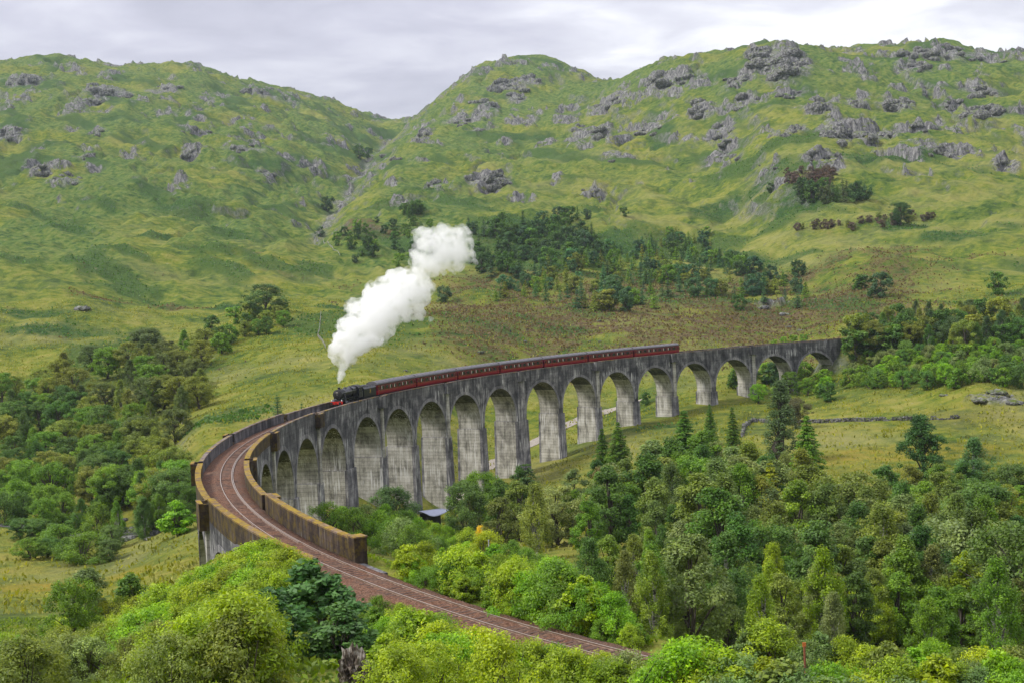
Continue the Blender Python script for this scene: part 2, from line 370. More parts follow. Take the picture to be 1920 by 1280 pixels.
pale = sm(-0.15, 0.45, fbm(TX / 120, TY / 60, 4, 0.55, 121) + 0.25 * sm(650, 800, _rg) * sm(1150, 950, _rg) * sm(0.05, 0.12, _ag))
pale = np.clip(pale + 0.35 * sm(440, 340, _rg) * sm(150, 200, _rg), 0, 1)
boggy = np.maximum.reduce([0.35 * sm(430, 340, _rg) * sm(170, 220, _rg) * sm(-0.1, 0.3, fbm(TX / 45, TY / 45, 3, 0.5, 141) + 0.1), blob(100, 1100, 200, 30), 0.8 * blob(1650, 850, 260, 25), 0.7 * blob(1500, 700, 60, 8)])
F = (np.arange(nR - 1)[:, None] * nA + np.arange(nA - 1)[None, :])
F = np.stack([F, F + 1, F + nA + 1, F + nA], -1).reshape(-1, 4)[:, ::-1]
me = mesh_np('terrain', np.stack([TX, TY, TZ], -1).reshape(-1, 3), F, True)
for nm, arr in (('rock', rock), ('bracken', bracken), ('heather', heather), ('pale', pale), ('boggy', boggy), ('lush', lush)):
    at_ = me.attributes.new(nm, 'FLOAT', 'POINT'); at_.data.foreach_set('value', np.ascontiguousarray(arr, np.float32).ravel())

def newmat(name):
    m = bpy.data.materials.new(name); m.use_nodes = True; t = m.node_tree
    b = t.nodes['Principled BSDF']; b.inputs['Roughness'].default_value = 0.85; b.inputs['Specular IOR Level'].default_value = 0.2
    return m, t, b
def ATT(t, name, typ='GEOMETRY'):
    n = N(t, 'ShaderNodeAttribute', attribute_name=name, attribute_type=typ); return n.outputs['Fac']
def BUMP(t, b, h, strength=0.4, dist=0.1):
    n = N(t, 'ShaderNodeBump'); n.inputs['Strength'].default_value = strength; n.inputs['Distance'].default_value = dist
    L(t, h, n.inputs['Height']); L(t, n.outputs[0], b.inputs['Normal'])
m_ground, t, b = newmat('hill_ground')
geo = N(t, 'ShaderNodeNewGeometry'); pos = geo.outputs['Position']; sp = N(t, 'ShaderNodeSeparateXYZ'); L(t, geo.outputs['Normal'], sp.inputs[0])
nA1 = NOISE(t, pos, 0.035, 6, 0.6); nB = NOISE(t, pos, 0.22, 6, 0.65); nC = NOISE(t, pos, 1.1, 4, 0.6)
nD = NOISE(t, MAPPING(t, pos, (0.05, 0.012, 0.16)), 1.0, 5, 0.6)
g = RAMP(t, MATH(t, 'ADD', MATH(t, 'MULTIPLY', nA1, 0.5), MATH(t, 'MULTIPLY', nB, 0.5)), [(0.38, (0.026, 0.058, 0.009)), (0.455, (0.072, 0.112, 0.012)), (0.53, (0.142, 0.165, 0.017)), (0.62, (0.215, 0.205, 0.042))])
g = MIX(t, MATH(t, 'MULTIPLY', ATT(t, 'pale'), RAMP(t, nD, [(0.35, 0.0), (0.7, 0.75)])), g, (0.245, 0.225, 0.082))
g = MIX(t, MATH(t, 'MULTIPLY', ATT(t, 'boggy'), RAMP(t, nB, [(0.35, 0.1), (0.6, 0.8)])), g, (0.22, 0.165, 0.018))
g = MIX(t, ATT(t, 'lush'), g, RAMP(t, nB, [(0.37, (0.026, 0.062, 0.014)), (0.47, (0.066, 0.116, 0.020)), (0.61, (0.130, 0.160, 0.036))]))
hm = MATH(t, 'MULTIPLY', ATT(t, 'heather'), RAMP(t, nB, [(0.40, 0.0), (0.56, 1.0)]))
g = MIX(t, hm, g, RAMP(t, nC, [(0.35, (0.050, 0.036, 0.018)), (0.6, (0.125, 0.085, 0.045)), (0.75, (0.17, 0.15, 0.05))]))
br = MATH(t, 'MULTIPLY', ATT(t, 'bracken'), RAMP(t, MATH(t, 'ADD', MATH(t, 'MULTIPLY', nB, 0.6), MATH(t, 'MULTIPLY', nA1, 0.4)), [(0.38, 0.15), (0.52, 1.0)]))
g = MIX(t, br, g, RAMP(t, nC, [(0.3, (0.014, 0.042, 0.011)), (0.7, (0.048, 0.100, 0.020))]))
slope = RAMP(t, MATH(t, 'ADD', sp.outputs[2], MATH(t, 'MULTIPLY', MATH(t, 'SUBTRACT', nB, 0.5), 0.35)), [(0.60, 1.0), (0.74, 0.0)])
rk = MATH(t, 'MULTIPLY', MATH(t, 'ADD', MATH(t, 'MULTIPLY', ATT(t, 'rock'), 1.3), MATH(t, 'MULTIPLY', slope, 0.5)), RAMP(t, NOISE(t, MAPPING(t, pos, (1, 1, 1.8)), 0.14, 6, 0.7), [(0.38, 0.0), (0.48, 1.0)]), clamp=True)
rn = NOISE(t, MAPPING(t, pos, (0.9, 0.9, 0.25)), 0.55, 7, 0.7, 0.6)
rc = RAMP(t, rn, [(0.32, (0.022, 0.022, 0.024)), (0.44, (0.085, 0.083, 0.084)), (0.56, (0.19, 0.187, 0.182)), (0.70, (0.33, 0.325, 0.31))])
fleck = RAMP(t, NOISE(t, pos, 0.5, 3, 0.5), [(0.70, 0.0), (0.74, 1.0)])
g = MIX(t, MATH(t, 'MULTIPLY', fleck, 0.4), g, (0.24, 0.23, 0.22))
g = MIX(t, MATH(t, 'MINIMUM', rk, 1.0), g, rc)
L(t, g, b.inputs['Base Color']); b.inputs['Roughness'].default_value = 0.95; b.inputs['Specular IOR Level'].default_value = 0.1
BUMP(t, b, MATH(t, 'ADD', nB, MATH(t, 'MULTIPLY', nC, 0.4)), 0.9, 2.0)
terrain = link('terrain', me, m_ground); tag(terrain, 'green hillsides and valley floor of rough grass, bracken and grey rock', 'hillside', kind='structure')
# ------------------------------------------------------------------ concrete, ballast and steel
def concrete(name, dark, mid, light, white=0.5, moss=0.0, mossc=((0.30, 0.19, 0.01), (0.16, 0.12, 0.02)), boards=0.5, topdark=0.0, rust=0.0):
    m, t, b = newmat(name)
    g = N(t, 'ShaderNodeNewGeometry'); pos = g.outputs['Position']; sn = N(t, 'ShaderNodeSeparateXYZ'); L(t, g.outputs['Normal'], sn.inputs[0])
    st = NOISE(t, MAPPING(t, pos, (0.9, 0.9, 0.10)), 1.0, 7, 0.7, 0.5)          # rain streaks
    blot = NOISE(t, pos, 0.32, 6, 0.65, 0.3)
    grain = NOISE(t, pos, 3.5, 4, 0.6)
    f = MATH(t, 'ADD', MATH(t, 'MULTIPLY', st, 0.45), MATH(t, 'ADD', MATH(t, 'MULTIPLY', blot, 0.45), MATH(t, 'MULTIPLY', grain, 0.10)))
    c = RAMP(t, f, [(0.40, dark), (0.50, mid), (0.59, light)])
    wv = N(t, 'ShaderNodeTexWave', wave_type='BANDS', bands_direction='Z'); wv.inputs['Scale'].default_value = 0.42; wv.inputs['Distortion'].default_value = 0.35; wv.inputs['Detail'].default_value = 2
    L(t, MAPPING(t, pos, (0.12, 0.12, 1.0)), wv.inputs['Vector'])
    lift = RAMP(t, wv.outputs['Fac'], [(0.0, 0.62), (0.10, 1.0), (1.0, 1.0)])
    sepp = N(t, 'ShaderNodeSeparateXYZ'); L(t, pos, sepp.inputs[0])
    band = N(t, 'ShaderNodeTexWhiteNoise', noise_dimensions='1D'); L(t, MATH(t, 'FLOOR', MATH(t, 'MULTIPLY', sepp.outputs[2], 1.7)), band.inputs['W'])
    c = MIX(t, boards, c, MIX(t, 1.0, c, lift, 'MULTIPLY'))
    c = MIX(t, 0.16 * boards * 2, c, MIX(t, 1.0, c, MATH(t, 'ADD', MATH(t, 'MULTIPLY', band.outputs[0], 0.8), 0.6), 'MULTIPLY'))
    ws = NOISE(t, MAPPING(t, pos, (3.2, 3.2, 0.16)), 1.0, 3, 0.6, 0.1)
    wm = MATH(t, 'MULTIPLY', RAMP(t, ws, [(0.55, 0.0), (0.62, 1.0)]), RAMP(t, NOISE(t, pos, 0.16, 4, 0.6), [(0.47, 0.0), (0.58, 1.0)]))
    c = MIX(t, MATH(t, 'MULTIPLY', wm, white), c, (0.58, 0.57, 0.55))
    ds = NOISE(t, MAPPING(t, pos, (2.1, 2.1, 0.07), (9, 3, 0)), 1.0, 4, 0.6)
    c = MIX(t, MATH(t, 'MULTIPLY', RAMP(t, ds, [(0.56, 0.0), (0.68, 1.0)]), 0.40), c, tuple(0.55 * x for x in dark))
    if moss > 0:
        up = RAMP(t, sn.outputs[2], [(0.2, 0.62), (0.7, 1.0)])
        mn = NOISE(t, pos, 0.9, 6, 0.7); mm = MATH(t, 'MULTIPLY', RAMP(t, mn, [(0.56 - 0.22 * moss, 0.0), (0.66 - 0.20 * moss, 1.0)]), up)
        c = MIX(t, mm, c, RAMP(t, NOISE(t, pos, 2.3, 5, 0.7), [(0.35, mossc[1]), (0.62, mossc[0])]))
    L(t, c, b.inputs['Base Color']); b.inputs['Roughness'].default_value = 0.93
    BUMP(t, b, MATH(t, 'ADD', grain, MATH(t, 'MULTIPLY', lift, 0.5)), 0.5, 0.06)
    return m
m_face = concrete('weathered_concrete', (0.026, 0.026, 0.029), (0.080, 0.078, 0.083), (0.20, 0.195, 0.195), 1.0)
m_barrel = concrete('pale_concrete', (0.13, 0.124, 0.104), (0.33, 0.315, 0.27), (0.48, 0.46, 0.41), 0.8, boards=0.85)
m_crown = concrete('dark_olive_concrete', (0.030, 0.030, 0.022), (0.085, 0.082, 0.056), (0.17, 0.16, 0.12), 0.8)  # darker olive tone for the crown of each arch barrel
m_pier = concrete('pier_concrete', (0.050, 0.048, 0.055), (0.135, 0.13, 0.135), (0.28, 0.27, 0.265), 0.9)
m_ring = concrete('arch_ring_concrete', (0.075, 0.072, 0.078), (0.165, 0.16, 0.165), (0.28, 0.27, 0.27), 0.5, boards=0.1)
m_par = concrete('parapet_concrete', (0.032, 0.032, 0.034), (0.085, 0.083, 0.086), (0.17, 0.165, 0.165), 0.5)
m_mossy = concrete('mossy_parapet_concrete', (0.022, 0.015, 0.012), (0.050, 0.036, 0.028), (0.10, 0.072, 0.055), 0.15, 0.42, ((0.145, 0.105, 0.010), (0.070, 0.045, 0.012)))
m_cop = concrete('coping_concrete', (0.055, 0.046, 0.046), (0.13, 0.105, 0.10), (0.22, 0.19, 0.18), 0.2, 0.25)
m_mcop = concrete('mossy_coping_concrete', (0.06, 0.040, 0.030), (0.14, 0.095, 0.07), (0.22, 0.16, 0.13), 0.1, 0.72, ((0.27, 0.20, 0.014), (0.15, 0.075, 0.025)))

SPR, LEDGE, SPAN2 = -10.2, -11.6, 7.62        # springing, pier ledge, half span
REFUGE = (1, 3, 5, 7, 9, 11, 13, 15, 17, 19)
viaduct = empty('viaduct', W(0, 0, -20)); tag(viaduct, 'long curved concrete railway viaduct of tall round arches across the valley', 'viaduct')
inv = Matrix.Translation(viaduct.location).inverted()
def vpart(mb, name, mat, parent=viaduct):
    o = mb.build(name, mat, parent); o.matrix_parent_inverse = Matrix.Translation(viaduct.location).inverted(); return o
def vsub(mb, name, mat, parent):
    o = mb.build(name, mat, parent); return o          # parts of the viaduct are built in world coordinates
TOPZ = -0.30
def arch_bay(k):
    c = arch_s(k); s0 = pier_s(k - 1) if k > 1 else 0.0; s1 = pier_s(k) if k < 21 else S_END
    na = 26; an = np.linspace(0, math.pi, na + 1)
    ss = [c - SPAN2 * math.cos(a) for a in an]; zs = [SPR + SPAN2 * math.sin(a) for a in an]
    for sg in (-1, 1):
        sw = MB(); off = sg * HW
        cols_ = [(s0, LEDGE - 0.4), (c - SPAN2 - 0.001, LEDGE - 0.4)] + list(zip(ss, zs)) + [(c + SPAN2 + 0.001, LEDGE - 0.4), (s1, LEDGE - 0.4)]
        bot = [W(s, off, z) for s, z in cols_]; top = [W(s, off, TOPZ) for s, z in cols_]
        sw.sheet([bot, top] if sg > 0 else [top, bot]); o = vpart(sw, 'spandrel_wall', m_face)
        r = MB(); RW = 0.72; pr = 0.05
        inn = [W(c - SPAN2 * math.cos(a), sg * (HW + pr), SPR + SPAN2 * math.sin(a)) for a in an]
        out = [W(c - (SPAN2 + RW * 0.9) * math.cos(a), sg * (HW + pr), SPR + (SPAN2 + RW) * math.sin(a)) for a in an]
        inb = [W(c - SPAN2 * math.cos(a), sg * (HW - 0.02), SPR + SPAN2 * math.sin(a)) for a in an]
        oub = [W(c - (SPAN2 + RW * 0.9) * math.cos(a), sg * (HW - 0.02), SPR + (SPAN2 + RW) * math.sin(a)) for a in an]
        r.sheet([inb, inn, out, oub]); vsub(r, 'arch_ring', m_ring, o)
    prof = [(c - SPAN2, LEDGE - 0.4)] + list(zip(ss, zs)) + [(c + SPAN2, LEDGE - 0.4)]
    rows = [[W(s, -HW + 2 * HW * j / 6, z) for j in range(7)] for s, z in prof]
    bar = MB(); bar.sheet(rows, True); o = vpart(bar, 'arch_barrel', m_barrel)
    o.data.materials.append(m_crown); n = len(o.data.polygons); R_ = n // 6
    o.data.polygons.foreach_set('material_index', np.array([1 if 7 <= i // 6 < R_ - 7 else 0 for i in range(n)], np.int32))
for k in range(1, 22): arch_bay(k)
def fr_box(mb, s0, s1, o0, o1, z0, z1, ns=1, batter=0.0):
    """box in track coordinates, optionally widening towards its foot"""
    for i in range(ns):
        a, b_ = s0 + (s1 - s0) * i / ns, s0 + (s1 - s0) * (i + 1) / ns
        B = batter * (z1 - z0)
        mb.hexa([W(a - B, o0 - B, z0), W(b_ + B, o0 - B, z0), W(b_ + B, o1 + B, z0), W(a - B, o1 + B, z0), W(a, o0, z1), W(b_, o0, z1), W(b_, o1, z1), W(a, o1, z1)])
    return mb
T0 = (PITCH - 2 * SPAN2) / 2
for k in range(1, 21):
    s = pier_s(k); th = T0 + (KING / 2 if k in (8, 13) else 0)
    w = W(s, 0, 0); foot = min(float(gz(w[0] + dx, w[1] + dy)) for dx in (-5, 0, 5) for dy in (-5, 0, 5)) - 1.5 - w[2]
    p = MB(); st = 0.28; hb = LEDGE
    fr_box(p, s - th - st, s + th + st, -HW - st, HW + st, foot, hb, 1, 0.016)
    o = vpart(p, 'pier', m_pier)
    for sg in (-1, 1):      # pale formwork faces inside the arches
        fc = MB()
        e = th + st + 0.02; B = 0.016 * (hb - foot); n = 5
        fc.sheet([[W(s + sg * (e + B * (1 - u)), (-HW + 0.25 + (2 * HW - 0.5) * j / n), foot + (hb - foot) * u) for j in range(n + 1)] for u in np.linspace(0, 0.995, 5)])
        vsub(fc, 'pier_face', m_barrel, o)
    if k in REFUGE:
        wd = 0.62 if k != 13 else 1.5
        for sg in (-1, 1):
            pl = MB(); fr_box(pl, s - wd, s + wd, *sorted((sg * (HW + 0.30), sg * (HW - 0.05))), LEDGE - 0.3, -1.2)
            vsub(pl, 'pilaster', m_barrel if k not in (13,) else m_pier, o)
# parapets broken by the refuges
REF_W = 1.05
def parapet_run(sa, sb, sg, zt=1.2, ext=0.0):
    near = sb < 62 or (sg < 0 and sb < 95)
    mid_ = min(int((sb - sa) / 4) + 1, 12)
    p = MB(); fr_box(p, sa, sb, *(sorted((sg * (HW - (0.58 if near else 0.46)), sg * (HW + 0.012)))), TOPZ - 0.25, zt, mid_)
    o = vpart(p, 'parapet', m_mossy if near else m_par)
    cp = MB(); fr_box(cp, sa + 0.003, sb - 0.003, *(sorted((sg * (HW - (0.62 if near else 0.52)), sg * (HW + 0.06)))), zt - 0.10, zt + 0.05, mid_)
    vsub(cp, 'coping', m_mcop if near else m_cop, o)
bounds = [-1.5] + [pier_s(k) for k in REFUGE] + [S_END + 16]
for sg in (-1, 1):
    for i in range(len(bounds) - 1):
        a = bounds[i] + (REF_W if i else 0); b_ = bounds[i + 1] - (REF_W if i < len(bounds) - 2 else 0)
        if i == 0: a = -14.2 if sg < 0 else -20
        parapet_run(a, b_, sg, 1.62 if i == 0 else 1.2 if i < 4 else 0.93)
    for k in REFUGE:
        s = pier_s(k); r = MB(); D = 0.95; z0 = -1.55; ZT = 1.2 if k < 7 else 0.93
        lo, hi = HW - 0.02, HW + D
        def bx(s0, s1, a, b_, z0, z1): fr_box(r, s0, s1, *(sorted((sg * a, sg * b_))), z0, z1)
        bx(s - REF_W - 0.38, s - REF_W, HW - 0.44, hi, z0, ZT - 0.04); bx(s + REF_W, s + REF_W + 0.38, HW - 0.44, hi, z0, ZT - 0.04)
        bx(s - REF_W, s + REF_W, hi - 0.36, hi - 0.002, z0 + 0.004, ZT - 0.05); bx(s - REF_W, s + REF_W, HW - 0.3, hi - 0.36, z0 + 0.008, -0.05)
        o = vpart(r, 'refuge', m_mossy if k < 8 else m_par)
        c2 = MB()
        fr_box(c2, s - REF_W - 0.42, s + REF_W + 0.42, *(sorted((sg * (hi - 0.42), sg * (hi + 0.05)))), ZT - 0.04, ZT + 0.06)
        vsub(c2, 'coping', m_mcop if k < 6 else m_cop, o)
# abutments at both ends
for sa, sb in ((-20.0, 0.0), (S_END, S_END + 16)):
    ab = MB(); fr_box(ab, sa, sb, -HW, -HW + 0.8, -16, TOPZ, 4); fr_box(ab, sa, sb, HW - 0.8, HW, -16, TOPZ, 4)
    e = sb - 0.8 if sa < 0 else sa
    fr_box(ab, e, e + 0.8, -HW + 0.801, HW - 0.801, -20, TOPZ - 0.01)
    o = vpart(ab, 'abutment', m_face)
    q = sb - 1.3 if sa < 0 else sa - 0.3
    for sg in (-1, 1):
        ep = MB(); fr_box(ep, q, q + 1.6, *(sorted((sg * (HW - 0.02), sg * (HW + 0.35)))), -15, -0.35)
        vsub(ep, 'pilaster', m_pier, o)
nb = MB(); fr_box(nb, -15.2, -13.9, -HW - 0.35, -HW + 0.75, -2.2, 1.78); o = vpart(nb, 'end_pillar', m_mossy)
nb = MB(); fr_box(nb, -15.3, -13.8, -HW - 0.42, -HW + 0.82, 1.781, 1.9); vsub(nb, 'coping', m_mcop, o)
for o in viaduct.children:
    for c_ in o.children: c_.matrix_parent_inverse = Matrix.Identity(4)

# ------------------------------------------------------------------ the track
m_ball, t, b = newmat('ballast')
pos = N(t, 'ShaderNodeNewGeometry').outputs['Position']
vo = N(t, 'ShaderNodeTexVoronoi'); vo.inputs['Scale'].default_value = 9; L(t, pos, vo.inputs['Vector'])
bc = RAMP(t, vo.outputs['Color'], [(0.1, (0.050, 0.023, 0.012)), (0.5, (0.128, 0.060, 0.034)), (0.9, (0.21, 0.120, 0.080))])
bc = MIX(t, RAMP(t, NOISE(t, pos, 0.35, 5, 0.6), [(0.45, 0.0), (0.65, 0.55)]), bc, (0.10, 0.072, 0.055))
L(t, bc, b.inputs['Base Color']); b.inputs['Roughness'].default_value = 0.95; BUMP(t, b, vo.outputs['Distance'], 0.9, 0.08)
m_rail, t, b = newmat('rail_steel'); pos = N(t, 'ShaderNodeNewGeometry').outputs['Position']
L(t, RAMP(t, NOISE(t, pos, 3, 4, 0.6), [(0.35, (0.20, 0.13, 0.09)), (0.7, (0.34, 0.25, 0.195))]), b.inputs['Base Color']); b.inputs['Roughness'].default_value = 0.5; b.inputs['Metallic'].default_value = 0.3
m_railtop, t, b = newmat('rail_head'); b.inputs['Base Color'].default_value = (0.38, 0.32, 0.28, 1); b.inputs['Metallic'].default_value = 0.3; b.inputs['Roughness'].default_value = 0.42
m_sleep, t, b = newmat('old_timber'); pos = N(t, 'ShaderNodeNewGeometry').outputs['Position']
L(t, RAMP(t, NOISE(t, pos, 4, 4, 0.6), [(0.3, (0.05, 0.030, 0.022)), (0.7, (0.115, 0.072, 0.056))]), b.inputs['Base Color'])
def toff(s): return -0.70 + 0.45 * float(sm(5, 75, s))
sl = np.arange(-86, 512, 0.8)
rows = []
for s_ in sl:
    on = -1.0 if -13 < s_ < S_END + 15 else 0.0
    c = toff(s_); wid = HW - 0.44 if on else 3.0
    prof = [(-wid, -0.36 if on else -0.75), (-wid * 0.9, -0.30 if on else -0.62), (c - 1.75, -0.15), (c - 0.9, -0.135), (c, -0.15), (c + 0.9, -0.135), (c + 1.75, -0.15), (wid * 0.9, -0.30 if on else -0.62), (wid, -0.36 if on else -0.75)]
    rows.append([W(s_, o_ , z + 0.035 * random.uniform(-1, 1)) for o_, z in prof])
bm_ = MB(); bm_.sheet(rows, True); ob = bm_.build('ballast_bed', m_ball); tag(ob, 'reddish brown stone ballast along the railway line', 'ballast', kind='structure')
track = empty('railway_track', W(-40, 0, 0)); tag(track, 'single railway track with rusty rails curving over the viaduct', 'railway track')
def tpart(mb, name, mat, parent=track):
    o = mb.build(name, mat, parent); o.matrix_parent_inverse = Matrix.Translation(track.location).inverted(); return o
def rail(off, s0, s1, nm='rail'):
    r = MB(); hd = MB(); sq = np.arange(s0, s1 + 0.1, 2.0); A = []; B = []
    pr = [(-0.07, -0.15), (-0.012, -0.12), (-0.012, -0.045), (-0.036, -0.035), (-0.036, -0.004), (0.036, -0.004), (0.036, -0.035), (0.012, -0.045), (0.012, -0.12), (0.07, -0.15)]
    for s_ in sq:
        c = toff(s_) + off; A.append([W(s_, c + x, z) for x, z in pr]); B.append([W(s_, c - 0.034, 0.0), W(s_, c + 0.034, 0.0)])
    r.sheet(A); hd.sheet(B); o = tpart(r, nm, m_rail); h = hd.build('rail_head', m_railtop, o)
rail(0.7535, -84, 508); rail(-0.7535, -84, 508); rail(-0.60, -4, S_END + 4, 'check_rail')
sm0 = MB(); sm0.box(-0.125, 0.125, -1.30, 1.30, -0.14, 0.0); sme = sm0.mesh('sleeper'); sme.materials.append(m_sleep)
far_sl = MB(); kk = 0
s_ = -70.0
while s_ < 500:
    w = W(s_, toff(s_), -0.136); a = head(s_)
    if s_ < 100:
        o = link('sleeper', sme, None, track); o.matrix_parent_inverse = Matrix.Translation(track.location).inverted()
        o.location = w; o.rotation_euler = (0, 0, a + random.uniform(-0.01, 0.01))
    else:
        ca, sa_ = math.cos(a), math.sin(a)
        far_sl.add([(w[0] + x * ca - y * sa_, w[1] + x * sa_ + y * ca, w[2] + z) for x, y, z in sm0.v], sm0.f)
    s_ += 0.70
o = tpart(far_sl, 'sleepers', m_sleep); o['kind'] = 'stuff'
# ------------------------------------------------------------------ the train
def paint(name, c, rough=0.35, var=0.25, metal=0.0, spec=0.5):
    m, t, b = newmat(name); pos = N(t, 'ShaderNodeTexCoord').outputs['Object']
    n = NOISE(t, MAPPING(t, pos, (1, 1, 0.4)), 2.2, 5, 0.65)
    L(t, RAMP(t, n, [(0.3, tuple(x * (1 - var) for x in c)), (0.7, tuple(min(1, x * (1 + var)) for x in c))]), b.inputs['Base Color'])
    b.inputs['Roughness'].default_value = rough; b.inputs['Metallic'].default_value = metal; b.inputs['Specular IOR Level'].default_value = spec
    return m
m_black = paint('engine_black', (0.012, 0.013, 0.018), 0.28); m_soot = paint('sooty_black', (0.010, 0.010, 0.011), 0.6)
m_red = paint('buffer_red', (0.55, 0.018, 0.010), 0.4); m_maroon = paint('coach_maroon', (0.22, 0.006, 0.015), 0.3)
m_maroon2 = paint('coach_upper_maroon', (0.075, 0.006, 0.014), 0.3); m_roof = paint('coach_roof_grey', (0.10, 0.095, 0.105), 0.6)
m_yellow = paint('lining_yellow', (0.40, 0.24, 0.03), 0.5); m_cream = paint('cream_blinds', (0.5, 0.45, 0.38), 0.7)
m_glass = paint('dark_glass', (0.018, 0.020, 0.024), 0.08); m_under = paint('underframe_dirt', (0.025, 0.022, 0.020), 0.8)
m_lamp = paint('white_lamp', (0.8, 0.8, 0.78), 0.4); m_steel = paint('bright_steel', (0.45, 0.44, 0.43), 0.35, 0.2, 0.8); m_coal = paint('coal', (0.012, 0.012, 0.013), 0.5, 0.6)

def circ(cy_, cz, ry, rz_, n, a0=0, a1=2 * math.pi): return [(cy_ + ry * math.cos(a0 + (a1 - a0) * i / n), cz + rz_ * math.sin(a0 + (a1 - a0) * i / n)) for i in range(n + (0 if abs(a1 - a0 - 2 * math.pi) < 1e-6 else 1))]
def wheel_mesh(r, w=0.13, spokes=10):
    m = MB(); n = 24
    ring = lambda rr, y: [(rr * math.cos(2 * math.pi * i / n), y, rr * math.sin(2 * math.pi * i / n)) for i in range(n)]
    rows = [ring(r * 0.86, w / 2), ring(r, w / 2), ring(r, -w / 2), ring(r * 0.86, -w / 2), ring(r * 0.86, w / 2)]
    for i in range(4): m.add(rows[i] + rows[i + 1], [(k, (k + 1) % n, n + (k + 1) % n, n + k) for k in range(n)], True)
    m.tube([(0, -w * 0.6, 0), (0, w * 0.6, 0)], r * 0.2, 12)
    for i in range(spokes):
        a = 2 * math.pi * i / spokes; m.tube([(r * 0.18 * math.cos(a), 0, r * 0.18 * math.sin(a)), (r * 0.88 * math.cos(a), 0, r * 0.88 * math.sin(a))], r * 0.04, 4)
    return m.mesh('wheel')
def place(root, s):      # vehicle root on the rails at distance s
    w = W(s, toff(s), 0.0); root.location = w; a = head(s)
    g = math.atan2(float(zdeck(s + 5) - zdeck(s - 5)), 10.0); root.rotation_euler = (0, -g, a)
def copy_tree(o, parent=None):
    c = o.copy(); col.objects.link(c); c.parent = parent
    for ch in [x for x in KIDS.get(o.name, [])]: copy_tree(ch, c)
    return c
KIDS = {}
def kid(o, p): KIDS.setdefault(p.name, []).append(o); return o

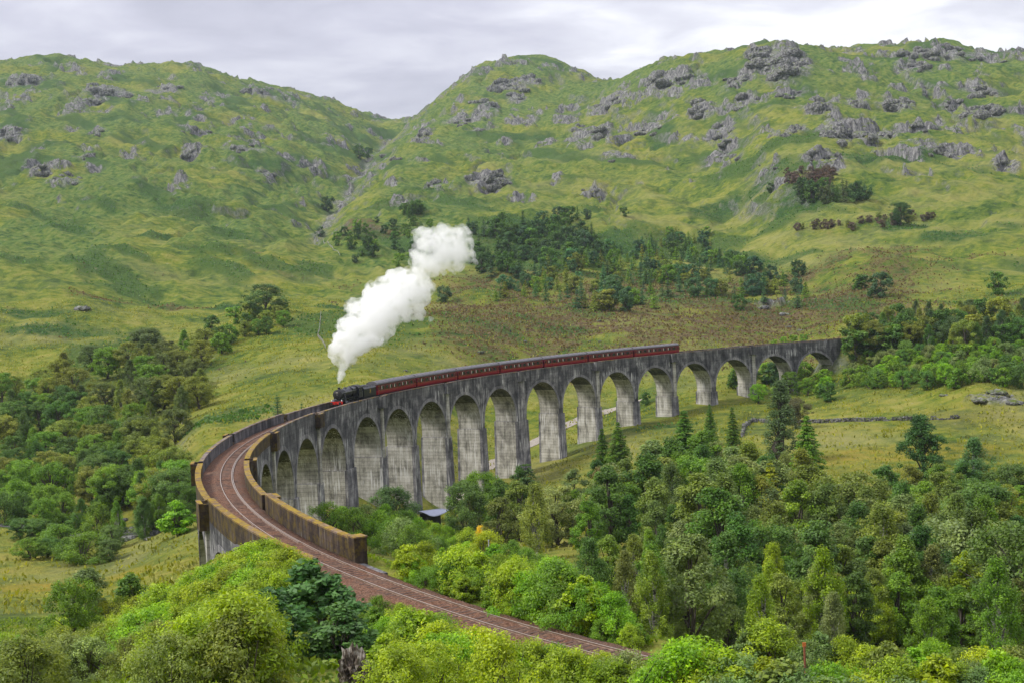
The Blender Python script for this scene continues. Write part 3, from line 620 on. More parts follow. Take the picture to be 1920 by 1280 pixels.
# --- coach (local x along the train, y across, z up from rail)
def side_prof():
    return [(-1.30, 0.98), (-1.385, 1.35), (-1.40, 1.9), (-1.385, 2.55), (-1.345, 3.02)]
CL = 19.45
def make_coach():
    root = empty('railway_coach')
    sp_ = side_prof(); roofc = [(1.345 * math.cos(math.pi * i / 14) * 1.0, 3.02 + 0.74 * math.sin(math.pi * i / 14) ** 0.9) for i in range(15)]
    low = MB(); prof = [(-1.30, 0.98), (-1.385, 1.35), (-1.40, 1.78), (1.40, 1.78), (1.385, 1.35), (1.30, 0.98)]; low.prism(prof[::-1], -CL / 2, CL / 2)
    body = kid(low.build('body', m_maroon, root), root)
    up = MB(); prof = [(-1.398, 1.782), (-1.385, 2.55), (-1.345, 3.02), (1.345, 3.02), (1.385, 2.55), (1.398, 1.782)]; up.prism(prof[::-1], -CL / 2 + 0.002, CL / 2 - 0.002)
    kid(up.build('upper_panel', m_maroon2, root), root)
    rf = MB(); rf.prism([(y * 1.01, z + 0.002) for y, z in roofc], -CL / 2 - 0.02, CL / 2 + 0.02, True); roof = kid(rf.build('roof', m_roof, root), root)
    vm = MB(); vm.box(-0.16, 0.16, -0.16, 0.16, 3.66, 3.88); vme = vm.mesh('roof_vent'); vme.materials.append(m_roof)
    for i in range(9):
        for sy in (-0.55, 0.55):
            v = kid(link('roof_vent', vme, None, roof), roof); v.location = (-8.4 + 2.1 * i, sy, -0.14)
    rb = MB()
    for i in range(8):
        x = -CL / 2 + 2.45 * (i + 0.5); rb2 = MB(); rb2.sheet([[(x - 0.03, y * 1.022, z + 0.02) for y, z in roofc], [(x + 0.03, y * 1.022, z + 0.02) for y, z in roofc]])
        kid(rb2.build('roof_rib', m_roof, roof), roof)
    wm = MB(); wm.box(-0.62, 0.62, -0.012, 0.012, 1.98, 2.72); wme = wm.mesh('window'); wme.materials.append(m_glass)
    def frame(hw, z0, z1, t=0.045):
        f = MB(); f.box(-hw - t, hw + t, -0.02, 0.02, z0 - t, z0); f.box(-hw - t, hw + t, -0.02, 0.02, z1, z1 + t); f.box(-hw - t, -hw, -0.02, 0.02, z0, z1); f.box(hw, hw + t, -0.02, 0.02, z0, z1); return f
    fme = frame(0.62, 1.98, 2.72).mesh('window_frame'); fme.materials.append(m_maroon)
    cm = MB(); cm.box(-0.58, -0.30, -0.016, 0.016, 2.0, 2.70); cme = cm.mesh('curtain'); cme.materials.append(m_cream)
    dm = MB(); dm.box(-0.36, 0.36, -0.014, 0.014, 1.10, 2.86); dme = dm.mesh('door'); dme.materials.append(m_maroon)
    dw = MB(); dw.box(-0.22, 0.22, -0.02, 0.02, 2.0, 2.7); dwe = dw.mesh('door_window'); dwe.materials.append(m_glass)
    dh = MB(); dh.box(0.26, 0.30, -0.05, 0.05, 1.7, 2.0); dhe = dh.mesh('door_handle'); dhe.materials.append(m_yellow)
    for sy in (-1, 1):
        for i in range(8):
            w = kid(link('window', wme, None, root), root); w.location = (-7.35 + 2.1 * i, sy * 1.402, 0)
            f = kid(link('window_frame', fme, None, w), w)
            if i in (0, 2, 3, 5, 6): kid(link('curtain', cme, None, w), w)
        for x in (-9.2, 9.2):
            d_ = kid(link('door', dme, None, root), root); d_.location = (x, sy * 1.405, 0)
            kid(link('door_window', dwe, None, d_), d_); kid(link('door_handle', dhe, None, d_), d_)
        ln = MB(); ln.box(-CL / 2 + 0.05, CL / 2 - 0.05, sy * 1.41 - 0.008, sy * 1.41 + 0.008, 1.775, 1.795); kid(ln.build('lining', m_yellow, root), root)
    uf = MB(); uf.box(-CL / 2, CL / 2, -1.1, 1.1, 0.80, 0.98); uf.box(-3.2, 3.2, -1.0, 1.0, 0.45, 0.81); kid(uf.build('underframe', m_under, root), root)
    wme2 = wheel_mesh(0.457, 0.13, 0); wme2.materials.append(m_under)
    for x in (-7.1, 7.1):
        bg_ = MB(); bg_.box(-1.9, 1.9, -1.08, -0.96, 0.42, 0.72); bg_.box(-1.9, 1.9, 0.96, 1.08, 0.42, 0.72); bg_.box(-0.3, 0.3, -1.0, 1.0, 0.40, 0.80)
        bo = kid(bg_.build('bogie', m_under, root), root); bo.location = (x, 0, 0)
        for ax in (-1.3, 1.3):
            for sy in (-0.75, 0.75):
                wh = kid(link('wheel', wme2, None, bo), bo); wh.location = (ax, sy, 0.457)
    for sx in (-1, 1):
        g_ = MB(); g_.box(sx * (CL / 2 + 0.18) - 0.17, sx * (CL / 2 + 0.18) + 0.17, -0.5, 0.5, 1.05, 3.1); kid(g_.build('gangway', m_soot, root), root)
    return root
coach = make_coach(); ORD = ['first', 'second', 'third', 'fourth', 'fifth', 'sixth', 'seventh and last']
TS = 159.5
for i in range(7):
    c = coach if i == 0 else copy_tree(coach)
    place(c, TS + 20.35 * (i + 0.5)); tag(c, f'maroon passenger coach with grey roof, {ORD[i]} behind the black tender', 'railway coach', 'maroon coaches of the train')

# --- tender
tn = empty('locomotive_tender'); tag(tn, 'black coal tender with a yellow crest between locomotive and first coach', 'tender')
tb = MB(); tb.prism([(-1.28, 1.15), (1.28, 1.15), (1.30, 2.75), (1.12, 3.10), (-1.12, 3.10), (-1.30, 2.75)][::1], -3.2, 3.2); tb.build('tank', m_black, tn)
to_ = MB(); to_.box(-2.2, 1.2, -1.0, 1.0, 3.05, 3.18); to_.build('bunker_rim', m_black, tn)
cbm = bmesh.new(); bmesh.ops.create_icosphere(cbm, subdivisions=3, radius=1.0)
for v in cbm.verts: v.co = Vector((v.co.x * 1.75 - 0.4, v.co.y * 0.92, v.co.z * 0.42 + 3.08)) + Vector((random.uniform(-1, 1), random.uniform(-1, 1), random.uniform(-1, 1))) * 0.07
cme = bpy.data.meshes.new('coal'); cbm.to_mesh(cme); cbm.free(); link('coal', cme, m_coal, tn)
tf = MB(); tf.box(-3.4, 3.4, -1.2, 1.2, 0.95, 1.16); tf.build('frame', m_soot, tn)
for sy in (-1, 1):
    sk = MB(); sk.box(-3.1, 3.1, sy * 1.05 - 0.04, sy * 1.05 + 0.04, 0.5, 1.0); sk.build('side_frame', m_soot, tn)
twm = wheel_mesh(0.65, 0.13, 10); twm.materials.append(m_soot)
for x in (-2.2, 0, 2.1):
    for sy in (-0.76, 0.76): w = link('wheel', twm, None, tn); w.location = (x, sy, 0.65)
for sy in (-1, 1):     # heraldic crest: upright beast over a wheel
    cr = MB(); n = 16
    cr.prism([(0, 0), (0, 0)], 0, 0) if False else None
    pts = lambda rr: [(rr * 0.8 * math.cos(2 * math.pi * i / n), sy * 1.302, 1.95 + rr * math.sin(2 * math.pi * i / n)) for i in range(n)]
    a_, b_ = pts(0.26), pts(0.17); cr.add(a_ + b_, [(k, (k + 1) % n, n + (k + 1) % n, n + k) for k in range(n)])
    beast = [(-0.32, 2.12), (-0.10, 2.18), (0.06, 2.30), (0.10, 2.55), (0.02, 2.72), (-0.12, 2.74), (-0.20, 2.60), (-0.16, 2.44), (-0.30, 2.40), (-0.34, 2.24)]
    cr.add([(-x, sy * 1.303, z - 0.05) for x, z in beast], [tuple(range(len(beast)))])
    cr.add([(x, sy * 1.303, z) for x, z in ((-0.45, 1.90), (0.45, 1.90), (0.45, 1.97), (-0.45, 1.97))], [(0, 1, 2, 3)])
    cr.build('crest', m_yellow, tn)
place(tn, TS - 3.95)

# --- locomotive: x = 0 at the buffer faces, backwards positive
lo = empty('steam_locomotive'); tag(lo, 'black steam locomotive with red buffer beam heading the train', 'locomotive')
def lb(mb, name, mat, parent=lo): return mb.build(name, mat, parent)
bb = MB(); bb.box(0.50, 0.64, -1.28, 1.28, 0.80, 1.34); bbo = lb(bb, 'buffer_beam', m_red)
for sy in (-0.87, 0.87):
    q = MB(); q.tube([(0.0, sy, 1.06), (0.06, sy, 1.06)], 0.24, 16); q.tube([(0.06, sy, 1.06), (0.5, sy, 1.06)], [0.10, 0.15], 12); lb(q, 'buffer', m_soot, bbo)
q = MB(); q.tube([(0.2, 0, 1.06), (0.5, 0, 1.06)], 0.06, 8); q.tube([(0.2, 0, 1.1), (0.2, 0, 0.7)], 0.035, 6); lb(q, 'coupling', m_soot, bbo)
for y in (-1.05, 1.05, 0):
    q = MB(); q.tube([(0.72, y, 1.36), (0.72, y, 1.60)], 0.10, 10); q.tube([(0.72, y, 1.6), (0.72, y, 1.68)], [0.08, 0.03], 10); q.tube([(0.58, y, 1.48), (0.66, y, 1.48)], 0.075, 10); lb(q, 'headlamp', m_lamp if y else m_soot)
q = MB(); q.prism([(-1.30, 1.62), (1.30, 1.62), (1.30, 1.70), (-1.30, 1.70)], 1.9, 11.6)
q.hexa([(0.6, -1.28, 1.30), (1.05, -1.28, 1.30), (1.05, 1.28, 1.30), (0.6, 1.28, 1.30), (0.6, -1.28, 1.35), (1.05, -1.28, 1.35), (1.05, 1.28, 1.35), (0.6, 1.28, 1.35)])
q.hexa([(1.05, -1.28, 1.30), (1.9, -1.28, 1.62), (1.9, 1.28, 1.62), (1.05, 1.28, 1.30), (1.05, -1.28, 1.35), (1.9, -1.28, 1.70), (1.9, 1.28, 1.70), (1.05, 1.28, 1.35)])
lb(q, 'running_plate', m_black)
def barrel(mb, x0, x1, r0, r1, cz0, cz1, n=32):
    a = [(x0, y, z) for y, z in circ(0, cz0, r0, r0, n)]; b_ = [(x1, y, z) for y, z in circ(0, cz1, r1, r1, n)]
    mb.add(a + b_, [(k, (k + 1) % n, n + (k + 1) % n, n + k) for k in range(n)], True); mb.add(a, [tuple(reversed(range(n)))]); mb.add(b_, [tuple(range(n))])
q = MB(); barrel(q, 1.15, 3.35, 0.93, 0.93, 2.68, 2.68); sbx = lb(q, 'smokebox', m_soot)
q = MB(); barrel(q, 1.09, 1.15, 0.70, 0.82, 2.68, 2.68); barrel(q, 1.02, 1.09, 0.35, 0.70, 2.68, 2.68); dr = lb(q, 'smokebox_door', m_soot, sbx)
q = MB(); q.box(0.985, 1.01, -0.22, 0.22, 3.0, 3.10); lb(q, 'number_plate', m_cream, sbx)
q = MB(); q.tube([(0.96, 0, 2.68), (1.02, 0, 2.68)], 0.06, 8); q.box(0.97, 1.0, -0.02, 0.02, 2.45, 2.7); lb(q, 'door_dart', m_steel, sbx)
q = MB(); q.tube([(2.25, 0, 3.52), (2.25, 0, 3.66), (2.25, 0, 3.92), (2.25, 0, 3.99)], [0.42, 0.29, 0.28, 0.34], 18); lb(q, 'chimney', m_soot)
q = MB(); barrel(q, 3.352, 7.2, 0.86, 0.95, 2.66, 2.70); bl = lb(q, 'boiler', m_black)
for x in (3.42, 4.7, 6.0, 7.15):
    q = MB(); r_ = 0.865 + (x - 3.35) * 0.0234; barrel(q, x - 0.03, x + 0.03, r_ + 0.012, r_ + 0.012, 2.67, 2.67); lb(q, 'boiler_band', m_black, bl)
q = MB(); q.tube([(5.35, 0, 3.5), (5.35, 0, 3.66), (5.35, 0, 3.78), (5.35, 0, 3.84)], [0.40, 0.36, 0.26, 0.05], 18); lb(q, 'dome', m_black)
q = MB(); q.prism([(-1.02, 1.7), (1.02, 1.7), (1.02, 3.2), (0.86, 3.52), (0.5, 3.66), (-0.5, 3.66), (-0.86, 3.52), (-1.02, 3.2)], 7.201, 9.55, True); fb = lb(q, 'firebox', m_black)
for y in (-0.22, 0.22):
    q = MB(); q.tube([(8.0, y, 3.64), (8.0, y, 3.84)], 0.07, 8); lb(q, 'safety_valve', m_steel, fb)
for sy in (-1, 1):
    q = MB(); q.prism([(sy * 1.34 - 0.02, 1.3), (sy * 1.34 + 0.02, 1.3), (sy * 1.34 + 0.02, 3.12), (sy * 1.34 - 0.02, 3.12)], 9.55, 11.35); cs = lb(q, 'cab_side', m_black)
    q = MB(); q.box(10.0, 10.7, sy * 1.365 - 0.01, sy * 1.365 + 0.01, 2.45, 3.0); lb(q, 'cab_window', m_glass, cs)
    q = MB(); q.tube([(11.38, sy * 1.36, 1.4), (11.38, sy * 1.36, 2.5)], 0.03, 6); lb(q, 'handrail', m_steel, cs)
    q = MB(); q.tube([(1.4, sy * 0.98, 2.95), (9.5, sy * 1.06, 2.98)], 0.025, 6); lb(q, 'handrail', m_steel, bl)
    q = MB(); q.tube([(2.6, sy * 0.85, 2.9), (2.55, sy * 1.08, 2.5), (2.4, sy * 1.15, 1.7), (2.35, sy * 1.15, 1.3)], 0.14, 10); lb(q, 'steam_pipe', m_black)
    q = MB(); q.tube([(1.75, sy * 1.15, 0.92), (3.05, sy * 1.15, 0.92)], 0.34, 16); q.tube([(1.8, sy * 1.12, 1.4), (3.0, sy * 1.12, 1.4)], 0.18, 12); lb(q, 'cylinder', m_black)
    q = MB(); q.box(5.2, 9.7, sy * 0.92 - 0.03, sy * 0.92 + 0.03, 0.58, 0.72); lb(q, 'coupling_rod', m_steel)
    q = MB(); q.tube([(3.1, sy * 1.0, 0.92), (7.4, sy * 1.0, 0.66)], 0.05, 6); lb(q, 'connecting_rod', m_steel)
q = MB(); q.prism([(1.40 * math.cos(math.pi * i / 12), 3.12 + 0.72 * math.sin(math.pi * i / 12)) for i in range(13)], 9.4, 11.7, True); lb(q, 'cab_roof', m_soot)
q = MB(); q.prism([(-1.3, 1.7), (1.3, 1.7), (1.3, 3.1), (-1.3, 3.1)], 9.56, 9.62); lb(q, 'cab_front', m_black)
q = MB(); q.box(1.0, 11.4, -0.62, 0.62, 0.75, 1.62); lb(q, 'frame', m_soot)
dwm = wheel_mesh(0.914, 0.14, 16); dwm.materials.append(m_soot); bwm = wheel_mesh(0.495, 0.13, 10); bwm.materials.append(m_soot)
for x, me_, r_ in ((1.55, bwm, 0.495), (3.45, bwm, 0.495), (5.2, dwm, 0.914), (7.3, dwm, 0.914), (9.65, dwm, 0.914)):
    for sy in (-0.76, 0.76): w = link('wheel', me_, None, lo); w.location = (x, sy, r_)
place(lo, TS - 7.6 - 11.95 / 2); _mw = Matrix.Translation(lo.location) @ lo.rotation_euler.to_matrix().to_4x4()
lo.location = _mw @ Vector((-11.95 / 2, 0, 0))
CHIM = _mw @ Vector((2.25 - 11.95 / 2, 0, 4.0))
# ------------------------------------------------------------------ plants
m_leaf = bpy.data.materials.new('foliage'); m_leaf.use_nodes = True; t = m_leaf.node_tree; t.nodes.clear()
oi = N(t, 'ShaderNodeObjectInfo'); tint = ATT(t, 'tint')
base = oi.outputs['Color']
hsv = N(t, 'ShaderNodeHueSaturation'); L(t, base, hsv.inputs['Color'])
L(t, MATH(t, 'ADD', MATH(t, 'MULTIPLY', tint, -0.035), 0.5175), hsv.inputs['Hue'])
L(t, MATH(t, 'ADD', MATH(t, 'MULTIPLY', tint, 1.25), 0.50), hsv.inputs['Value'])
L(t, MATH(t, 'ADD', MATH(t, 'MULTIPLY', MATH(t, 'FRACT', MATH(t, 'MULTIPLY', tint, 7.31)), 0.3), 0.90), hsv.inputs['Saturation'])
pb = N(t, 'ShaderNodeBsdfPrincipled'); pb.inputs['Roughness'].default_value = 0.55; pb.inputs['Specular IOR Level'].default_value = 0.25
L(t, hsv.outputs[0], pb.inputs['Base Color'])
tr = N(t, 'ShaderNodeBsdfTranslucent'); L(t, MIX(t, 1.0, hsv.outputs[0], (1.25, 1.2, 0.55), 'MULTIPLY'), tr.inputs[0])
mx = N(t, 'ShaderNodeMixShader'); mx.inputs[0].default_value = 0.36; L(t, pb.outputs[0], mx.inputs[1]); L(t, tr.outputs[0], mx.inputs[2])
out = N(t, 'ShaderNodeOutputMaterial'); L(t, mx.outputs[0], out.inputs[0])
m_bark, t, b = newmat('bark'); pos = N(t, 'ShaderNodeNewGeometry').outputs['Position']
L(t, RAMP(t, NOISE(t, MAPPING(t, pos, (1, 1, 0.3)), 4, 4, 0.6), [(0.3, (0.035, 0.028, 0.022)), (0.7, (0.13, 0.11, 0.09))]), b.inputs['Base Color'])
m_birchbark, t, b = newmat('birch_bark'); pos = N(t, 'ShaderNodeNewGeometry').outputs['Position']
L(t, RAMP(t, NOISE(t, MAPPING(t, pos, (1, 1, 2.5)), 3, 4, 0.6), [(0.40, (0.05, 0.045, 0.04)), (0.52, (0.42, 0.40, 0.37))]), b.inputs['Base Color'])

def leaf_mesh(name, P, Nn, T, size, aspect, tint):
    """one small diamond per leaf"""
    Nn = Nn / np.linalg.norm(Nn, axis=1, keepdims=True)
    T = T - Nn * np.sum(T * Nn, 1, keepdims=True); T = T / np.maximum(np.linalg.norm(T, axis=1, keepdims=True), 1e-6); B = np.cross(Nn, T)
    s = size[:, None]; a = s * aspect
    V = np.stack([P - T * s, P + B * a + Nn * a * 0.25, P + T * s, P - B * a + Nn * a * 0.25], 1).reshape(-1, 3)
    me = mesh_np(name, V, np.arange(len(P) * 4).reshape(-1, 4)); me.materials.append(m_leaf)
    at_ = me.attributes.new('tint', 'FLOAT', 'POINT'); at_.data.foreach_set('value', np.repeat(tint, 4).astype(np.float32))
    return me
def rnd_dir(rs, n):
    v = rs.normal(size=(n, 3)); return v / np.linalg.norm(v, axis=1, keepdims=True)
PROF = {'round': lambda t: np.sqrt(np.clip(1 - (2 * t - 1) ** 2, 0, 1)) ** 0.75, 'dome': lambda t: np.sqrt(np.clip(1 - t ** 2.2, 0, 1)) * (0.75 + 0.25 * np.minimum(t * 4, 1)),
        'oval': lambda t: np.sin(np.pi * np.clip(t * 0.86 + 0.10, 0, 1)) ** 0.8 * (1.05 - 0.45 * t), 'spire': lambda t: np.clip(1.02 - t, 0, 1) ** 0.6 * np.minimum(1, 0.45 + t * 3)}
def broadleaf(name, seed, H, R, z0, prof, ncl, nleaf, leaf, aspect=0.5, rc=0.27, droop=0.0, flat=0.75, bark=None, stems=1, upright=0.0):
    rs = np.random.default_rng(seed); pf = PROF[prof]
    tt = rs.random(ncl) ** 0.9; az = rs.random(ncl) * 2 * np.pi
    ph = rs.random(6) * 6.28
    lob = 1 + 0.22 * np.sin(2 * az + ph[0] + 3 * tt) + 0.14 * np.sin(3 * az + ph[1] - 5 * tt) + 0.10 * np.sin(5 * az + ph[2])
    rr = R * pf(tt) * lob * np.sqrt(0.18 + 0.82 * rs.random(ncl)); 
    C = np.stack([np.cos(az) * rr, np.sin(az) * rr, z0 + tt * (H - z0)], 1)
    rad = R * rc * (0.55 + 0.75 * rs.random(ncl)); w = rad ** 2; cnt = np.maximum(6, (nleaf * w / w.sum())).astype(int)
    idx = np.repeat(np.arange(ncl), cnt); n = len(idx)
    d = rnd_dir(rs, n); q = rad[idx] * rs.random(n) ** 0.45
    P = C[idx] + d * q[:, None] * np.array([1, 1, flat]); P[:, 2] -= droop * R * rs.random(n) ** 1.6 * 0.5
    P[:, 2] = np.maximum(P[:, 2], 0.05)
    ax = P - np.array([0, 0, z0 + 0.35 * (H - z0)]); ax /= np.linalg.norm(ax, axis=1, keepdims=True) + 1e-6
    Nn = 0.45 * ax + 0.35 * d + np.array([0, 0, 0.55 - 0.3 * droop]) + 0.75 * rs.normal(size=(n, 3)) * 0.7
    T = rs.normal(size=(n, 3)) + np.array([0, 0, -1.6 * droop + 2.0 * upright])
    tn_ = np.clip(0.55 * rs.random(ncl)[idx] + 0.45 * rs.random(n), 0, 1)
    cm_ = leaf_mesh(name + '_crown', P, Nn, T, leaf * (0.6 + 0.7 * rs.random(n)), aspect, tn_)
    tk = MB(); order = rs.permutation(ncl)[:max(7, ncl // 5)]
    th = H * 0.026 + 0.03
    for k in range(stems):
        bx = rs.normal(0, 0.16 * R if stems > 1 else 0.02, 2); top = np.array([rs.normal(0, 0.08 * R) + bx[0] * 2, rs.normal(0, 0.08 * R) + bx[1] * 2, z0 + (H - z0) * 0.72])
        pts = [(bx[0] * u0, bx[1] * u0, -0.5)] if False else []
        line = [np.array([bx[0], bx[1], -0.6]) * (1 - u) + top * u + np.array([rs.normal(0, 0.02 * H), rs.normal(0, 0.02 * H), 0]) * (0 < u < 1) for u in (0, 0.3, 0.6, 1.0)]
        tk.tube(line, [th * (1 if stems == 1 else 0.5) * f for f in (1.25, 0.9, 0.6, 0.2)], 7)
        for j in order[k::stems]:
            c = C[j]; u = np.clip((c[2] - 0.25 * H) / H, 0.12, 0.85); p0 = line[0] * (1 - u) + line[3] * u
            midp = (p0 * 0.5 + c * 0.5) + np.array([0, 0, 0.05 * H])
            tk.tube([p0, midp, c], [th * 0.42, th * 0.26, th * 0.07], 5, caps=False)
    tm_ = tk.mesh(name + '_trunk'); tm_.materials.append(bark or m_bark)
    return cm_, tm_, H, R
def conifer(name, seed, H, R, levels, nb, per, leaf, droop=0.25, z0=0.06, prof=0.85, gap=0.0, aspect=0.28, tip=1.0):
    rs = np.random.default_rng(seed); PP = []; NN = []; TT = []; SZ = []; TN = []; tk = MB()
    tk.tube([(0, 0, -0.6), (0.02 * R, 0, H * 0.5), (0, 0, H * 0.99)], [H * 0.022 + 0.03, H * 0.013 + 0.015, 0.02], 7)
    for l in range(levels):
        u = (l + rs.random() * 0.6) / levels; z = H * (z0 + (1 - z0) * u)
        Lr = R * (1 - u) ** prof * (0.8 + 0.4 * rs.random()) + 0.10 * tip
        for k in range(nb):
            if rs.random() < gap: continue
            a = 2 * np.pi * (k + rs.random() * 0.8) / nb + l * 1.1; dr = np.array([np.cos(a), np.sin(a), 0]); Lb = Lr * (0.7 + 0.45 * rs.random())
            n = max(4, int(per * (0.25 + Lb / R)))
            q = rs.random(n) ** 0.7; side = rs.normal(0, 0.16, n) * Lb * (1.1 - 0.6 * q)
            sd = np.array([-dr[1], dr[0], 0])
            P = np.array([0, 0, z]) + dr * (q * Lb)[:, None] + sd * side[:, None]
            P[:, 2] += -droop * Lb * q ** 1.3 + 0.12 * Lb * np.maximum(q - 0.7, 0) + rs.normal(0, 0.03 * Lb + 0.03, n)
            PP.append(P); NN.append(np.array([0, 0, 1.0]) + 0.45 * dr + 0.5 * rs.normal(size=(n, 3))); TT.append(dr + sd * np.sign(side)[:, None] * 0.9 + np.array([0, 0, -0.25]) + 0.25 * rs.normal(size=(n, 3)))
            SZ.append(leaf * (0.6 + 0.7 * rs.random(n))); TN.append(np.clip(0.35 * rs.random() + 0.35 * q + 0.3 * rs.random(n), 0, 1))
            if k % 2 == 0: tk.tube([(0, 0, z), tuple(np.array([0, 0, z - droop * Lb * 0.6]) + dr * Lb * 0.8)], [0.02 + 0.006 * Lb, 0.01], 4, caps=False)
    cm_ = leaf_mesh(name + '_crown', np.concatenate(PP), np.concatenate(NN), np.concatenate(TT), np.concatenate(SZ), aspect, np.concatenate(TN))
    tm_ = tk.mesh(name + '_trunk'); tm_.materials.append(m_bark); return cm_, tm_, H, R
PR = {
 'willow': [broadleaf('willow', 100 + i, 3.4, 2.3, 0.15, 'dome', 70, 8500, 0.095, 0.42, 0.24, 0, 0.9, stems=4, upright=0.5) for i in range(4)],
 'sapling': [broadleaf('sapling', 120 + i, 4.6, 2.1, 0.5, 'oval', 44, 4600, 0.15, 0.62, 0.30, 0.15, 0.55, stems=2) for i in range(3)],
 'brush': [broadleaf('brush', 140 + i, 3.0, 2.2, 0.1, 'dome', 120, 9000, 0.07, 0.5, 0.17, 0.0, 1.1, stems=5, upright=0.8) for i in range(3)],
 'birch': [broadleaf('birch', 160 + i, 11, 2.9, 1.0, 'oval', 110, 14000, 0.125, 0.5, 0.21, 0.6, 1.0, bark=m_birchbark) for i in range(4)],
 'ash': [broadleaf('ash', 170 + i, 10, 3.0, 1.0, 'oval', 60, 11000, 0.14, 0.55, 0.26, 0.1, 0.75) for i in range(3)],
 'oak': [broadleaf('oak', 180 + i, 10, 4.6, 1.2, 'round', 110, 14000, 0.15, 0.6, 0.21, 0.0, 0.7) for i in range(4)],
 'alder': [broadleaf('alder', 190 + i, 11, 4.0, 0.4, 'oval', 130, 14000, 0.16, 0.6, 0.20, 0.0, 0.8) for i in range(1)],
 'poplar': [broadleaf('poplar', 200 + i, 17, 2.3, 1.2, 'spire', 120, 10000, 0.16, 0.5, 0.34, 0.1, 1.0, upright=0.6) for i in range(1)],
 'spruce': [conifer('spruce', 220 + i, 12, 3.1, 32, 10, 50, 0.22) for i in range(2)],
 'larch': [conifer('larch', 230 + i, 12, 2.4, 22, 6, 22, 0.28, 0.15, 0.08, 0.7, 0.18) for i in range(1)],
 'pine': [conifer('pine', 240 + i, 9, 3.3, 11, 7, 60, 0.26, -0.12, 0.32, 0.45, 0.22, 0.3) for i in range(2)],
 'youngpine': [conifer('youngpine', 250 + i, 6, 1.6, 14, 7, 22, 0.20, -0.15, 0.05, 0.75, 0.1) for i in range(1)],
 'farbroad': [broadleaf('farbroad', 260 + i, 8, 3.6, 0.5, 'round', 46, 2200, 0.34, 0.6, 0.28, 0.1, 0.8) for i in range(4)],
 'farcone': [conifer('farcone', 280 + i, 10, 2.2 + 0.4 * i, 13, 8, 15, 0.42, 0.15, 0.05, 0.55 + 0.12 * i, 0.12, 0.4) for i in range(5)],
}
NAMES = {'willow': 'shrub', 'sapling': 'sapling', 'brush': 'shrub', 'birch': 'birch_tree', 'ash': 'ash_tree', 'alder': 'alder_tree', 'oak': 'oak_tree', 'poplar': 'poplar_tree', 'spruce': 'spruce_tree', 'larch': 'larch_tree', 'pine': 'pine_tree', 'youngpine': 'young_pine', 'farbroad': 'broadleaf_tree', 'farcone': 'conifer'}
CATS = {'shrub': 'shrub', 'sapling': 'sapling', 'young_pine': 'tree'}
_ts = np.arange(-88, 515, 2.0); _tp = np.array([W(s_, 0, 0)[:2] for s_ in _ts])
def track_dist(x, y): return float(np.min(np.hypot(_tp[:, 0] - x, _tp[:, 1] - y)))
NTREE = 0
def grow(kind, p, H, colr, label, group=None, wide=1.0, jit=0.10, clear=True):
    global NTREE
    pr = PR[kind][NTREE % len(PR[kind])] if len(PR[kind]) > 1 else PR[kind][0]; NTREE += 1
    cm_, tm_, H0, R0 = pr; k = H / H0
    if clear and track_dist(p[0], p[1]) < 2.9 + 0.6 * R0 * k * wide: return None
    nm = NAMES[kind]; root = empty(nm, (p[0], p[1], p[2] - 0.12), random.uniform(0, 6.28)); root.scale = (k * wide, k * wide, k)
    c = link('crown', cm_, None, root); f = 1 + random.uniform(-jit, jit) * 1.6
    c.color = (colr[0] * f * (1 + random.uniform(-jit, jit)), colr[1] * f, colr[2] * f * (1 + random.uniform(-jit, jit)), 1)
    link('trunk', tm_, None, root); tag(root, label, CATS.get(nm, 'tree'), group); return root
def inpoly(x, y, P):
    c = False; n = len(P)
    for i in range(n):
        x0, y0 = P[i]; x1, y1 = P[(i + 1) % n]
        if (y0 > y) != (y1 > y) and x < (x1 - x0) * (y - y0) / (y1 - y0) + x0: c = not c
    return c
def tone(c):
    r, g_, b_ = c; v = max(c)
    if r > g_ * 1.15: return 'brown'
    if v > 0.30: return 'lime green' if r > 0.26 else 'yellow-green' if r > 0.20 else 'bright green'
    if v > 0.25: return 'bright green'
    if b_ > 0.42 * g_: return 'blue-green' if r < 0.6 * g_ else 'grey-green'
    if r > 0.75 * g_: return 'olive green'
    return 'mid green' if v > 0.15 else 'dark green' if v > 0.095 else 'very dark green'
def plant(poly, n, kinds, Hr, pal, gap, label, group, rmin=25, rmax=3000, wide=(0.9, 1.15), ar=0.6):
    """fill the patch of ground whose treetops are seen inside poly"""
    xs = [p[0] for p in poly]; ys = [p[1] for p in poly]; got = []; tries = 0
    while len(got) < n and tries < n * 40:
        tries += 1; x = random.uniform(min(xs), max(xs)); y = random.uniform(min(ys), max(ys))
        if not inpoly(x, y, poly) or any(abs(x - a) < gap and abs(y - b_) < gap * ar for a, b_ in got): continue
        k = random.choice(kinds); H = random.uniform(*Hr); p = hit(x, y, H, rmin, rmax)
        if p is None: continue
        c = random.choice(pal); f_ = (H - Hr[0]) / (Hr[1] - Hr[0]); nk = NAMES[k].replace('_', ' ')
        lab = label.split(' KIND '); lab = ('low ' if f_ < 0.33 else 'tall ' if f_ > 0.67 else 'mid-height ') + tone(c) + ' ' + nk + ' ' + lab[-1]
        o = grow(k, p, H, c, lab, group + ' - ' + NAMES[k].replace('_', ' '), random.uniform(*wide))
        if o: got.append((x, y))
def one(kind, px, py, H, colr, label, rmin=25, wide=1.0, group=None):
    p = hit(px, py, H, rmin)
    if p is None: return
    return grow(kind, p, H, colr, label, group, wide)
YG = (0.24, 0.335, 0.026); BR = (0.18, 0.34, 0.022); MID = (0.140, 0.250, 0.030); OLV = (0.185, 0.225, 0.042); DK = (0.082, 0.165, 0.032); BLU = (0.085, 0.190, 0.075); GRY = (0.20, 0.26, 0.085); VD = (0.052, 0.112, 0.034); BRN = (0.15, 0.11, 0.09); LIM = (0.28, 0.37, 0.025)
